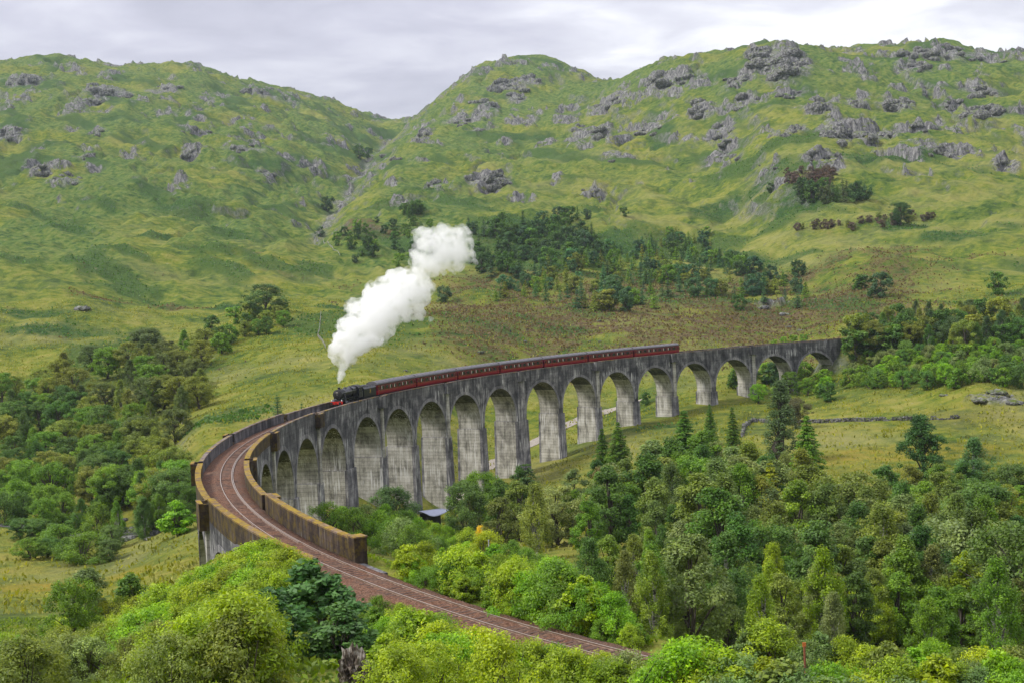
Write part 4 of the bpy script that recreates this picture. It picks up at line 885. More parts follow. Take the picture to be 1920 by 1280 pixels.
# left woods in the river valley
plant([(235, 640), (300, 612), (395, 592), (400, 640), (392, 690), (345, 740), (315, 790), (255, 800), (90, 690), (95, 655)], 34, ['oak', 'oak', 'birch'], (9, 12), [OLV, OLV, (0.105, 0.143, 0.042), MID], 26, 'olive green KIND in the dense wood left of the viaduct', 'trees of the wood on the valley side', wide=(1.0, 1.3), rmin=235)
plant([(380, 585), (470, 558), (530, 575), (540, 590), (430, 620), (395, 640), (350, 610)], 16, ['oak', 'farbroad'], (6, 8), [OLV, DK, MID], 15, 'low olive KIND in the narrow belt below the big round oak', 'trees of the narrow belt', rmin=235)
one('oak', 493, 534, 14, (0.068, 0.128, 0.039), 'big dark round-crowned broadleaf tree standing alone on the grassy slope', wide=1.35, rmin=235)
one('farbroad', 535, 572, 4, DK, 'small dark bush to the right of the lone round tree', rmin=235)
one('birch', 118, 660, 11, OLV, 'tall olive birch with bare stem at the upper edge of the left wood', wide=1.5, rmin=235)
one('oak', 275, 615, 12, (0.093, 0.128, 0.045), 'broad dark olive tree at the top of the left wood', wide=1.3, rmin=235)
plant([(0, 695), (90, 690), (250, 780), (320, 810), (345, 870), (355, 940), (290, 900), (200, 880), (100, 870), (0, 860)], 60, ['oak', 'birch', 'oak'], (8, 11), [MID, OLV, DK, (0.090, 0.165, 0.039)], 24, 'mid green KIND in the lower wood by the river', 'trees of the lower riverside wood', wide=(0.95, 1.25), rmin=235)
plant([(0, 860), (180, 850), (340, 850), (358, 960), (330, 985), (230, 950), (120, 955), (0, 930)], 30, ['oak', 'birch', 'willow'], (5, 8), [MID, BR, DK, MID], 26, 'bright green KIND on the near edge of the riverside wood', 'trees of the wood edge', rmin=235)
one('oak', 90, 868, 11, (0.128, 0.240, 0.030), 'large fresh green tree with visible trunk at the field edge', rmin=235)
one('oak', 200, 895, 8, DK, 'dark green tree with visible trunk beside the fresh green one', rmin=235)
one('birch', 268, 932, 8, (0.112, 0.195, 0.045), 'slim green birch beside the river stones', wide=1.1, rmin=200)
one('sapling', 330, 940, 6, BR, 'fresh green sapling between the river stones and the viaduct', wide=1.3, rmin=200)
plant([(20, 965), (120, 955), (240, 975), (230, 1010), (40, 1010)], 12, ['willow', 'oak'], (3.5, 5), [MID, DK, (0.135, 0.210, 0.060)], 32, 'rounded dark KIND in the row behind the yellow field', 'shrub row behind the field', wide=(1.2, 1.6), rmin=215)
one('birch', 318, 1000, 6, (0.105, 0.135, 0.060), 'grey-green tree close beside the outer viaduct piers', wide=1.1, rmin=185)
one('ash', 160, 1062, 7, (0.15, 0.21, 0.07), 'grey-green ash at the edge of the yellow field', wide=1.4, rmin=90)
one('oak', 128, 1085, 7, MID, 'dark green tree leaning into the yellow field', wide=0.8, rmin=90)
one('sapling', 240, 1075, 5, (0.14, 0.24, 0.05), 'pale green sapling between field and foreground brush', wide=1.0, rmin=90)
# foreground brush below and left of the line
plant([(60, 1180), (140, 1130), (260, 1110), (340, 1085), (420, 1030), (520, 1010), (560, 1020), (520, 1060), (480, 1100), (470, 1150), (0, 1190)], 55, ['willow', 'brush', 'brush'], (2.4, 3.8), [YG, YG, BR, (0.22, 0.28, 0.03)], 26, 'yellow-green leafy KIND in the thicket beside the near abutment', 'thicket shrubs left of the line', rmin=40, ar=0.5)
plant([(0, 1185), (120, 1170), (300, 1160), (470, 1150), (490, 1200), (520, 1295), (0, 1295)], 60, ['brush', 'brush', 'brush', 'willow'], (2.4, 3.8), [(0.19, 0.235, 0.055), (0.22, 0.26, 0.045), GRY, (0.16, 0.21, 0.04), YG], 26, 'dull olive KIND with small leaves in the corner thicket', 'small-leaved shrubs of the corner thicket', rmin=36, ar=0.5)
plant([(440, 1015), (540, 1000), (600, 1030), (560, 1080), (430, 1060)], 14, ['willow'], (2.2, 3.2), [YG, LIM], 22, 'lime green willow KIND pressed against the mossy parapet', 'willows at the parapet', rmin=60)
for (x, y, top, Rr_, c, d_) in ((-11.6, 72, 1056, 3.2, (0.075, 0.165, 0.052), 'large dark green sycamore bush beside the track'), (-13.4, 66, 1105, 2.6, (0.068, 0.150, 0.048), 'dark green sycamore bush left of the larger one'), (-9.4, 66, 1135, 2.2, (0.085, 0.180, 0.052), 'dark green sycamore bush nearest the rails')):
    g0 = float(gz(x, y)); zt = CAM_H + y * ray(960 + x / y * FPX, top)[2] / ray(960 + x / y * FPX, top)[1]; H_ = max(2.5, zt - g0)
    grow('sapling', np.array([x, y, g0]), H_, c, d_, None, Rr_ / (2.1 * H_ / 4.6), clear=False)
one('youngpine', 715, 1062, 2.6, (0.053, 0.112, 0.042), 'small dark young conifer at the edge of the ballast', rmin=60)
plant([(705, 1112), (780, 1135), (860, 1165), (960, 1195), (1100, 1222), (1250, 1240), (1300, 1290), (540, 1295), (560, 1262), (690, 1245)], 75, ['willow', 'willow', 'sapling', 'brush'], (1.8, 3.0), [YG, LIM, BR, YG, MID], 26, 'bright green KIND in the foreground below the rails', 'foreground shrubs below the rails', rmin=36, ar=0.5)
for (x, y, H, c, d_) in ((5.2, 66.5, 3.0, GRY, 'grey-green shrub that hides the rails where they leave the picture'), (8.0, 64, 3.2, GRY, 'taller grey-green shrub beside the one that hides the rails'), (11.0, 62.5, 3.0, YG, 'yellow-green shrub right of the grey-green pair by the rails'), (14.5, 62, 3.2, BR, 'bright green shrub right of the yellow-green one by the rails'), (18, 63, 3.0, YG, 'yellow-green shrub at the end of the row by the rails')):
    grow('brush', np.array([x, y, float(gz(x, y))]), H, c, d_, None, 1.0, clear=False)
for i in range(34):
    s_ = -62 + i * 1.25; x, y, _z0 = W(s_, random.uniform(3.3, 4.6), 0); H = random.uniform(0.8, 1.6); c = random.choice([YG, BR, MID, (0.20, 0.27, 0.04)])
    grow(random.choice(['willow', 'brush']), np.array([x, y, float(gz(x, y))]), H, c, ('low ' if H < 1.2 else 'knee-high ') + tone(c) + ' shrub fringing the ballast on the thicket side', 'shrubs fringing the ballast', 1.1, clear=False)
# between the viaduct and the line
plant([(700, 985), (760, 965), (840, 985), (920, 1000), (1040, 1040), (1110, 1080), (1180, 1120), (1260, 1160), (1200, 1170), (1080, 1140), (960, 1100), (860, 1065), (770, 1035), (700, 1010)], 60, ['willow', 'sapling', 'brush', 'willow'], (2.6, 4.5), [BR, YG, BR, MID, LIM], 24, 'fresh green KIND on the bank right of the rails', 'bank shrubs right of the rails', rmin=80, ar=0.5)
one('willow', 672, 900, 8.0, (0.112, 0.173, 0.068), 'big grey-green willow in front of the viaduct arches', wide=1.5, rmin=130)
one('willow', 735, 915, 6.5, (0.112, 0.180, 0.060), 'grey-green willow beside the curved shelter roof', wide=1.3, rmin=130)
one('willow', 610, 915, 6.5, (0.128, 0.180, 0.075), 'grey-green willow just behind the mossy parapet', wide=1.2, rmin=125)
one('sapling', 985, 965, 7.0, (0.156, 0.300, 0.029), 'large bright green sycamore above the bank by the grey pole', wide=1.5, rmin=80)
one('sapling', 1050, 1020, 5.5, (0.144, 0.288, 0.026), 'bright green sycamore right of the largest one', wide=1.4, rmin=80)
one('brush', 903, 985, 3.6, (0.576, 0.432, 0.024), 'shrub with yellow autumn leaves beside the bright sycamore', wide=0.8, rmin=80)
plant([(570, 935), (660, 945), (760, 945), (830, 985), (760, 990), (650, 965)], 16, ['willow', 'brush'], (3.5, 5.5), [MID, GRY, BR, GRY], 20, 'grey-green leafy KIND below the near arches', 'shrubs below the near arches', rmin=120)
one('spruce', 797, 850, 13, VD, 'dark spruce growing against the viaduct pier', wide=0.8, rmin=200)
# wood on the right
plant([(860, 890), (960, 868), (1020, 885), (1100, 860), (1170, 850), (1250, 845), (1340, 860), (1400, 840), (1500, 870), (1600, 890), (1680, 890), (1760, 900), (1920, 890), (1920, 1010), (1500, 1000), (1200, 990), (1040, 985), (900, 955), (850, 930)], 90, ['birch', 'ash', 'birch', 'oak', 'ash'], (8.5, 14), [OLV, MID, DK, (0.098, 0.158, 0.038), (0.150, 0.203, 0.045), GRY], 30, 'mid green KIND in the upper part of the wood right of the viaduct', 'upper trees of the right wood', rmin=120)
plant([(1060, 1000), (1200, 990), (1500, 1000), (1920, 1010), (1920, 1180), (1700, 1180), (1500, 1150), (1300, 1130), (1160, 1070)], 105, ['birch', 'ash', 'birch', 'ash'], (6, 11.5), [OLV, MID, (0.143, 0.180, 0.053), (0.098, 0.165, 0.038), GRY, (0.19, 0.28, 0.045), YG], 28, 'olive KIND in the lower part of the wood right of the line', 'lower trees of the right wood', rmin=90)
plant([(1250, 1195), (1330, 1175), (1450, 1160), (1560, 1190), (1700, 1200), (1920, 1210), (1920, 1300), (1250, 1300)], 80, ['brush', 'willow', 'sapling', 'brush'], (2.4, 4.2), [YG, BR, (0.180, 0.240, 0.053), (0.150, 0.225, 0.068), LIM], 30, 'yellow-green KIND along the bottom of the right wood', 'foreground shrubs of the right wood', rmin=40, ar=0.5)
for x, y, H, w_ in ((1128, 800, 13, 1.1), (1158, 788, 15, 1.15), (1282, 765, 17, 1.35), (1330, 755, 12, 0.85), (1372, 760, 14, 0.9), (1512, 775, 18, 1.1)):
    one('spruce', x, y, H, random.choice([(0.105, 0.20, 0.026), (0.085, 0.165, 0.024)]), f'dark pointed spruce in the wood, about {H} metres tall, rising above its neighbours', rmin=150, wide=w_, group='tall spruces of the right wood')
one('poplar', 1462, 715, 18, (0.12, 0.19, 0.075), 'tall narrow grey-green poplar rising above the right wood', rmin=150, wide=1.7)
one('oak', 1490, 745, 8, (0.105, 0.112, 0.045), 'brownish rounded tree behind the tall poplar', rmin=250)
one('larch', 1443, 862, 13, (0.264, 0.312, 0.018), 'feathery yellow-green larch in the right wood', rmin=120, wide=1.25)
one('alder', 1728, 780, 13, (0.060, 0.135, 0.039), 'large dark green tree rising into the meadow', rmin=150, wide=1.1)
one('birch', 1825, 822, 13, (0.098, 0.188, 0.060), 'airy green birch beside the large dark tree', rmin=150, wide=1.3)
one('oak', 1895, 870, 10, (0.090, 0.165, 0.042), 'green tree right of the airy birch', rmin=150)
one('birch', 1345, 862, 14, (0.150, 0.203, 0.057), 'big weeping pale olive birch in the middle of the wood', rmin=110, wide=1.5)
one('pine', 985, 868, 9, (0.083, 0.150, 0.045), 'flat-topped pine in front of the tallest piers', rmin=150, wide=1.1)
one('oak', 1140, 875, 8, (0.180, 0.173, 0.060), 'brownish olive rounded tree below the two spruces', rmin=120, wide=1.1)
one('ash', 1385, 1030, 9, (0.264, 0.360, 0.024), 'bright lime young tree in the middle of the right wood', rmin=70, wide=0.9)
one('sapling', 1690, 1115, 7, (0.090, 0.195, 0.075), 'dark fresh sycamore with large leaves at the front of the right wood', rmin=50, wide=1.0)
one('brush', 1800, 1100, 5, (0.120, 0.150, 0.068), 'rounded grey-olive bush at the front of the right wood', rmin=60, wide=1.3)
plant([(1090, 860), (1180, 815), (1260, 815), (1330, 805), (1420, 805), (1480, 830), (1540, 860), (1540, 905), (1100, 905)], 34, ['birch', 'ash', 'ash'], (9, 14), [MID, OLV, (0.17, 0.28, 0.035), DK, GRY], 24, 'fresh green KIND crowding round the tall spruces', 'trees round the tall spruces', rmin=150, wide=(1.1, 1.4))
plant([(1560, 900), (1660, 870), (1760, 860), (1860, 870), (1920, 890), (1920, 930), (1560, 940)], 24, ['birch', 'ash', 'oak'], (8, 13), [MID, OLV, DK, (0.17, 0.28, 0.035)], 24, 'fresh green KIND along the meadow edge of the right wood', 'trees at the meadow edge', rmin=150, wide=(1.0, 1.3))
plant([(705, 1020), (800, 1062), (900, 1098), (1000, 1128), (1125, 1168), (1180, 1180), (1200, 1165), (1100, 1125), (980, 1090), (860, 1050), (740, 1010)], 60, ['willow', 'brush', 'sapling'], (1.2, 2.4), [BR, YG, MID, YG, LIM], 15, 'fresh green KIND right at the edge of the ballast', 'low shrubs along the ballast', rmin=78, ar=0.4)
# bank and copses at the far end of the viaduct
plant([(1580, 690), (1620, 655), (1700, 632), (1800, 632), (1920, 628), (1920, 690), (1800, 690), (1700, 700), (1640, 710)], 75, ['farbroad', 'oak', 'willow'], (3.5, 6), [MID, BR, DK, MID, (0.120, 0.225, 0.045), GRY], 15, 'green KIND on the railway bank beyond the viaduct', 'bank trees beyond the viaduct', rmin=250)
plant([(1600, 590), (1700, 562), (1800, 562), (1920, 556), (1920, 610), (1800, 612), (1700, 612), (1600, 622)], 50, ['oak', 'farbroad', 'birch'], (7, 11), [DK, OLV, DK, (0.075, 0.128, 0.045)], 18, 'dark KIND in the copse behind the railway bank', 'copse behind the railway bank', rmin=380)
plant([(1360, 690), (1420, 680), (1560, 672), (1570, 700), (1380, 715)], 14, ['oak', 'farbroad'], (5, 8), [DK, VD, MID], 14, 'dark KIND seen through the last arches', 'trees behind the last arches', rmin=418)
plant([(1415, 705), (1500, 690), (1570, 690), (1575, 720), (1420, 728)], 10, ['oak', 'farbroad', 'birch'], (4, 7), [MID, DK, BR], 14, 'green KIND at the feet of the last piers', 'trees in front of the last piers', rmin=330)
one('farbroad', 1210, 735, 4, DK, 'dark bush under the arches on the meadow', rmin=380)
one('youngpine', 519, 738, 6, (0.075, 0.150, 0.060), 'slim young pine behind the outer parapet', rmin=230, wide=1.1)
one('youngpine', 565, 752, 4, (0.090, 0.165, 0.060), 'small young pine behind the outer parapet', rmin=230)
plant([(1440, 635), (1500, 622), (1520, 636), (1460, 640)], 5, ['farbroad'], (3, 4), [MID, BR], 12, 'green bush above the last arches', 'bushes above the last arches', rmin=430)
# plantation and hill woods
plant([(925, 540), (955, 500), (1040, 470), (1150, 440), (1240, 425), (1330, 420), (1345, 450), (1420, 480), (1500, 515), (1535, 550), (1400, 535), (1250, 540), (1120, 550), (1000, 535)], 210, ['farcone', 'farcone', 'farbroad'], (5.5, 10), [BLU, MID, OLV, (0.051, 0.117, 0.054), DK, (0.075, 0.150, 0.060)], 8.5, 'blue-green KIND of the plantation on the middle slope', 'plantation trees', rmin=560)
plant([(870, 400), (960, 395), (1090, 378), (1120, 420), (1150, 450), (1000, 470), (930, 510), (890, 470)], 60, ['farbroad', 'farbroad', 'farcone'], (8, 13), [DK, VD, (0.060, 0.120, 0.051)], 12, 'dark KIND above the plantation', 'trees above the plantation', rmin=700)
plant([(600, 440), (680, 400), (780, 400), (860, 420), (780, 480), (660, 470)], 34, ['farbroad'], (4, 8), [DK, VD, MID], 14, 'small dark KIND scattered beside the burn', 'scattered trees by the burn', rmin=700)
plant([(740, 378), (775, 370), (800, 376), (770, 388)], 9, ['farbroad', 'farcone'], (8, 10), [VD, DK], 5, 'dark KIND in the tight clump high above the steam', 'clump above the steam', rmin=800)
plant([(1480, 335), (1540, 330), (1620, 335), (1630, 350), (1500, 355)], 24, ['farcone', 'farbroad'], (8, 12), [VD, DK, (0.075, 0.105, 0.045)], 7, 'dark KIND of the clump below the crags', 'clump below the crags', rmin=700)
plant([(1470, 312), (1560, 308), (1565, 328), (1480, 330)], 20, ['farbroad'], (5, 8), [BRN, (0.135, 0.090, 0.075)], 7, 'brown leafless KIND above the dark clump', 'brown trees below the crags', rmin=700)
plant([(1460, 418), (1570, 406), (1700, 392), (1770, 400), (1600, 420)], 30, ['farbroad'], (3, 5), [BRN, (0.120, 0.090, 0.068), OLV], 7, 'brown scrubby KIND in the belt across the pale slope', 'brown scrub belt', rmin=600)
one('oak', 1688, 380, 13, VD, 'dark rounded tree standing in the brown scrub belt', wide=1.1)
for i, (x, y, H) in enumerate(((1650, 512, 11), (1495, 487, 9), (1617, 515, 7), (1870, 510, 10), (1610, 520, 6), (830, 536, 8), (1170, 388, 7), (1445, 342, 7), (672, 272, 16), (612, 368, 14), (690, 280, 12), (600, 425, 8), (1100, 392, 8), (665, 478, 5), (1385, 552, 7))):
    one('farbroad', x, y, H, random.choice([DK, VD, (0.068, 0.128, 0.053)]), 'lone dark broadleaf tree on the open hillside', group='lone hillside trees')
# ------------------------------------------------------------------ low ground cover, past counting
def cover(name, label, n, r0, r1, mask, size, colr, aspect=0.5, up=0.8, per=2, amin=-0.45, amax=0.45, lift=0.6):
    rs = np.random.default_rng(hash(name) % 1000 if False else len(name) * 37)
    r = np.sqrt(rs.uniform(r0 ** 2, r1 ** 2, n * 3)); a = rs.uniform(amin, amax, n * 3); x, y = r * np.sin(a), r * np.cos(a)
    if mask is not None:
        i = np.clip(np.searchsorted(_RR, r) - 1, 0, nR - 2); j = np.clip(np.searchsorted(_AZ, a) - 1, 0, nA - 2); keep = rs.random(n * 3) < mask[i, j]
    else: keep = np.ones(n * 3, bool)
    d = np.min(np.hypot(_tp[None, ::2, 0] - x[keep][:, None], _tp[None, ::2, 1] - y[keep][:, None]), 1)
    x, y, r = x[keep], y[keep], r[keep]; ok = d > 4.6; x, y, r = x[ok][:n], y[ok][:n], r[ok][:n]
    x = np.repeat(x, per) + rs.normal(0, size * 0.6, len(x) * per); y = np.repeat(y, per) + rs.normal(0, size * 0.6, len(y) * per); m = len(x)
    s = size * rs.uniform(0.5, 1.3, m); z = gz(x, y)
    P = np.stack([x, y, z + s * lift], 1)
    Nn = rs.normal(size=(m, 3)) * np.array([1, 1, 0.5]) + np.array([0, -0.4, 0.5]); T = rs.normal(size=(m, 3)) * 0.5 + np.array([0, 0, 1.0]) * up
    tn_ = np.clip(0.5 + 0.35 * fbm(x / 6, y / 6, 2, 0.5, 5) + 0.3 * rs.uniform(-1, 1, m), 0, 1)
    o = link(name, leaf_mesh(name, P, Nn, T, s, aspect, tn_)); o.color = tuple(colr) + (1,); tag(o, label, kind='stuff'); return o
cover('undergrowth', 'leafy undergrowth between the shrubs', 26000, 30, 165, None, 0.22, (0.15, 0.22, 0.025), 0.5, 0.5, 2)
gm = (1 - np.clip(heather, 0, 1) * 0.6) * (1 - 0.7 * np.clip(bracken, 0, 1)) * sm(-0.35, 0.25, fine + 0.5 * med)
cover('grass_tussocks', 'rough grass tussocks on the meadows and slopes', 60000, 170, 640, gm, 0.42, (0.20, 0.21, 0.028), 0.45, 1.2, 1)
cover('heather', 'brown heather and moor grass on the knoll behind the viaduct', 30000, 430, 760, np.clip(heather, 0, 1), 0.55, (0.12, 0.085, 0.04), 0.6, 0.4, 1)
cover('bracken', 'dark green bracken beds', 36000, 300, 1100, np.clip(bracken, 0, 1) * sm(0.2, 0.6, bracken), 0.65, (0.062, 0.135, 0.026), 0.6, 0.3, 1)

cover('bracken_bed', 'mound of dark green bracken on the slope behind the outer parapet', 9000, 280, 430, blob(425, 785, 70, 20) + blob(120, 640, 80, 10), 0.45, (0.075, 0.150, 0.028), 0.6, 0.3, 2, -0.4, -0.12)
# ------------------------------------------------------------------ crags and boulders standing out of the hillsides
m_rock, t, b = newmat('grey_schist'); g_ = N(t, 'ShaderNodeNewGeometry'); pos = g_.outputs['Position']; sn = N(t, 'ShaderNodeSeparateXYZ'); L(t, g_.outputs['Normal'], sn.inputs[0])
rn = NOISE(t, MAPPING(t, pos, (1, 1, 0.35)), 0.5, 7, 0.7, 0.6)
rc = RAMP(t, rn, [(0.32, (0.022, 0.022, 0.024)), (0.44, (0.085, 0.083, 0.084)), (0.56, (0.19, 0.187, 0.182)), (0.70, (0.34, 0.335, 0.32))])
gr = MATH(t, 'MULTIPLY', RAMP(t, sn.outputs[2], [(0.62, 0.0), (0.80, 1.0)]), RAMP(t, NOISE(t, pos, 0.35, 5, 0.6), [(0.42, 0.0), (0.54, 1.0)]))
L(t, MIX(t, gr, rc, (0.085, 0.115, 0.016)), b.inputs['Base Color']); BUMP(t, b, rn, 0.8, 1.0)
def crag_mesh(seed):
    rs = np.random.default_rng(seed); bm2 = bmesh.new(); bmesh.ops.create_icosphere(bm2, subdivisions=4, radius=1.0)
    V = np.array([v.co[:] for v in bm2.verts]); o1, o2 = rs.random(2) * 50
    n = fbm(V[:, 0] * 1.3 + o1, V[:, 1] * 1.3 + V[:, 2] * 0.7 + o2, 3, 0.5, seed); f = fbm(V[:, 0] * 4.5 + o2, V[:, 1] * 4.5 + V[:, 2] * 0.8 + o1, 3, 0.6, seed + 3, True)
    q = np.round((V[:, 2] + 0.25 * n) * 3.2) / 3.2; V[:, 2] = 0.45 * V[:, 2] + 0.55 * q                    # ledges
    V *= (1 + 0.42 * n + 0.20 * f)[:, None]
    for v, c in zip(bm2.verts, V): v.co = c
    me_ = bpy.data.meshes.new('crag'); bm2.to_mesh(me_); bm2.free(); me_.materials.append(m_rock); return me_
CR = [crag_mesh(300 + i) for i in range(6)]
def crag(px, py, wpx, hpx, label, group):
    p = hit(px, py)
    if p is None: return
    k = math.hypot(p[0], p[1]) / FPX; o = link('rock_outcrop', CR[random.randrange(6)]); w = wpx * k; h = hpx * k
    o.location = (p[0], p[1], p[2] - 0.32 * h); o.rotation_euler = (random.uniform(-0.2, 0.2), random.uniform(-0.2, 0.2), random.uniform(0, 6.28)); o.scale = (w * random.uniform(0.8, 1.2), w * random.uniform(0.7, 1.1), h)
    tag(o, label, 'rock outcrop', group); return o
SIZ = ('small', 'middling', 'large')
for (x, y, rx, ry) in ROCKS:
    where = 'on the left hill' if x < 640 else 'on the middle hill' if x < 1160 else 'on the rocky right ridge' if y < 500 else 'beside the meadow'
    n = max(2, int(rx * ry / 90))
    for i in range(min(n + 2, 11)):
        a = random.uniform(0, 6.28); q = math.sqrt(random.random()); w = random.uniform(0.22, 0.5) * min(rx, ry * 2.0); z_ = 0 if w < 6 else 1 if w < 10 else 2
        if y > 500: w *= 0.35
        crag(x + rx * q * math.cos(a), y + ry * q * math.sin(a), w, w * random.uniform(0.4, 0.75), f'{SIZ[z_]} grey rock outcrop {where}', f'rock outcrops {where}')

# ------------------------------------------------------------------ path, wall, shelter and the small things
m_path, t, b = newmat('gravel_path'); pos = N(t, 'ShaderNodeNewGeometry').outputs['Position']
L(t, RAMP(t, NOISE(t, pos, 1.2, 5, 0.6), [(0.35, (0.20, 0.175, 0.14)), (0.65, (0.32, 0.285, 0.24))]), b.inputs['Base Color'])
m_road, t, b = newmat('old_tarmac'); pos = N(t, 'ShaderNodeNewGeometry').outputs['Position']
L(t, RAMP(t, NOISE(t, pos, 0.8, 5, 0.6), [(0.35, (0.12, 0.115, 0.12)), (0.65, (0.20, 0.19, 0.19))]), b.inputs['Base Color'])
def drape(name, pts, width, mat, label, cat, rmin=150):
    P = [hit(x, y, 0, rmin) for x, y in pts]; P = [p for p in P if p is not None]; q = []
    for a, c in zip(P[:-1], P[1:]):
        n = max(2, int(np.hypot(*(c - a)[:2]) / 2.0)); q += [a + (c - a) * i / n for i in range(n)]
    q = np.array(q + [P[-1]])
    for _ in range(8): q[1:-1, :2] = 0.25 * q[:-2, :2] + 0.5 * q[1:-1, :2] + 0.25 * q[2:, :2]
    rows = []
    for i in range(len(q)):
        d = q[min(i + 1, len(q) - 1)] - q[max(i - 1, 0)]; nrm = np.array([-d[1], d[0]]) / (np.hypot(d[0], d[1]) + 1e-9); w = width * random.uniform(0.9, 1.08)
        r = []
        for u in np.linspace(-0.5, 0.5, 5):
            x, y = q[i, 0] + nrm[0] * u * w, q[i, 1] + nrm[1] * u * w; r.append((x, y, float(gz(x, y)) + 0.16 - 0.1 * abs(u)))
        rows.append(r)
    m = MB(); m.sheet(rows, True); o = m.build(name, mat); tag(o, label, cat, kind='structure'); return q
drape('path', [(850, 938), (880, 905), (905, 878), (960, 848), (1000, 830), (1060, 798), (1100, 780), (1150, 763), (1200, 752)], 4.6, m_path, 'pale gravel path running under the arches', 'path', 285)
drape('road', [(-120, 978), (0, 984), (60, 990), (120, 1000), (160, 1003)], 4.0, m_road, 'narrow tarmac road at the edge of the yellow field', 'road', 200)
# drystone wall across the meadow: loose stones, several hundred
def stone(m, p, s):
    bm2 = bmesh.new(); bmesh.ops.create_cube(bm2, size=1.0); vs_ = [Vector((v.co.x * s * random.uniform(0.7, 1.3), v.co.y * s * random.uniform(0.7, 1.2), v.co.z * s * random.uniform(0.5, 0.9))) + Vector((random.uniform(-0.12, 0.12) * s, random.uniform(-0.12, 0.12) * s, random.uniform(-0.1, 0.1) * s)) for v in bm2.verts]
    R_ = Matrix.Rotation(random.uniform(0, 6.28), 3, 'Z') @ Matrix.Rotation(random.uniform(-0.4, 0.4), 3, 'X'); idx = {v: i for i, v in enumerate(bm2.verts)}
    m.add([R_ @ v + Vector(p) for v in vs_], [tuple(idx[v] for v in f.verts) for f in bm2.faces]); bm2.free()
wall = empty('drystone_wall'); tag(wall, 'low tumbled drystone wall crossing the meadow right of the arches', 'wall')
wm = MB()
for pts in ([(1392, 818), (1396, 800), (1410, 790), (1440, 792), (1480, 794), (1540, 792), (1600, 789), (1660, 788), (1690, 787), (1760, 786), (1800, 784)],):
    P = [hit(x, y, 0, 230) for x, y in pts]
    wall.location = P[0]
    for a, c in zip(P[:-1], P[1:]):
        n = int(np.hypot(*(c - a)[:2]) / 0.42)
        for i in range(n):
            x, y = a[0] + (c[0] - a[0]) * i / n, a[1] + (c[1] - a[1]) * i / n; top = 3 if fbm(np.array([x / 6]), np.array([y / 6]), 2)[0] > -0.25 else 1
            for l in range(top): stone(wm, (x + random.uniform(-0.25, 0.25), y + random.uniform(-0.25, 0.25), float(gz(x, y)) + 0.12 + 0.34 * l), random.uniform(0.35, 0.6))
o = wm.build('stones', m_rock, wall); o['kind'] = 'stuff'; o.matrix_parent_inverse = Matrix.Translation(wall.location).inverted()
# river stones
bed = [(225, 985), (240, 1002), (262, 1000), (280, 992), (300, 985), (255, 990), (285, 1003), (232, 996), (310, 978)]
k = 0
for (x, y) in bed:
    p = hit(x, y, 0, 200)
    if p is None: continue
    for i in range(4):
        o = link('river_boulder', CR[k % 6]); k += 1; sz = random.uniform(0.5, 1.3)
        xx, yy = p[0] + random.uniform(-2.5, 2.5), p[1] + random.uniform(-4, 4); o.location = (xx, yy, float(gz(xx, yy)) + 0.1); o.scale = (sz * 1.3, sz, sz * 0.6); o.rotation_euler = (0, 0, random.uniform(0, 6))
        tag(o, f"{'large' if sz > 0.95 else 'small'} pale boulder in the river bed left of the viaduct", 'boulder', 'boulders of the river bed')
# boulders on the heather slope
for (x, y, w) in ((1123, 602, 5), (985, 640, 4), (1240, 640, 3), (900, 660, 8), (1105, 640, 4), (1125, 640, 4), (1430, 578, 12), (1470, 590, 9), (1870, 735, 22), (1840, 750, 18), (1900, 755, 20), (1770, 740, 10), (1790, 725, 8), (155, 580, 16), (760, 695, 5), (1480, 614, 7), (1500, 620, 6)):
    p = hit(x, y, 0, 300)
    if p is None: continue
    kk_ = p[1] / FPX; o = link('boulder', CR[random.randrange(6)]); o.location = (p[0], p[1], p[2] + 0.02); o.scale = (w * kk_, w * kk_ * 0.8, w * kk_ * (0.22 if x > 1760 else 0.4)); o.rotation_euler = (0, 0, random.uniform(0, 6))
    tag(o, ('long' if w > 10 else 'single') + (' grey rock slab beside the meadow' if x > 1760 else ' dark rock on the left slope' if x < 300 else ' pale boulder in the heather behind the viaduct'), 'boulder', 'boulders on the lower slopes')
# shelter with a curved roof between two piers
m_sheet = paint('grey_blue_roofing', (0.30, 0.33, 0.42), 0.35, 0.12); m_dark = paint('dark_timber', (0.022, 0.020, 0.020), 0.7)
a_, c_ = atY(786, 958, 255), atY(826, 962, 259)
sh = empty('curved_roof_shelter', (a_[0], a_[1], a_[2])); tag(sh, 'small shelter with a curved grey-blue roof at the foot of a pier', 'shelter')
wd = float(np.hypot(*(c_ - a_)[:2])) + 0.4; sh.rotation_euler = (0, 0, math.atan2(c_[1] - a_[1], c_[0] - a_[0]))
rows = []
for i in range(13):
    u = i / 12; x = wd * u; dip = 1.35 * math.sin(math.pi * min(1, u * 0.9 + 0.05)) ** 0.7 * (1 - 0.55 * u)
    rows.append([(x, -2.2 + 2.4 * v, -0.30 * u - dip * (1 - v) ** 1.5) for v in np.linspace(0, 1, 7)])
q = MB(); q.sheet(rows, True); ro = q.build('roof', m_sheet, sh); so = ro.modifiers.new('thick', 'SOLIDIFY'); so.thickness = 0.06
gzs = float(gz(a_[0], a_[1])) - a_[2]
q = MB(); q.box(0.3, wd - 0.3, 0.1, 0.2, min(gzs - 0.5, -3), -0.45); q.build('back_wall', m_dark, sh)
for x in (0.25, wd - 0.35):
    q = MB(); q.box(x, x + 0.12, -2.0, -1.88, min(gzs - 0.5, -3), -1.0); q.build('post', m_dark, sh)
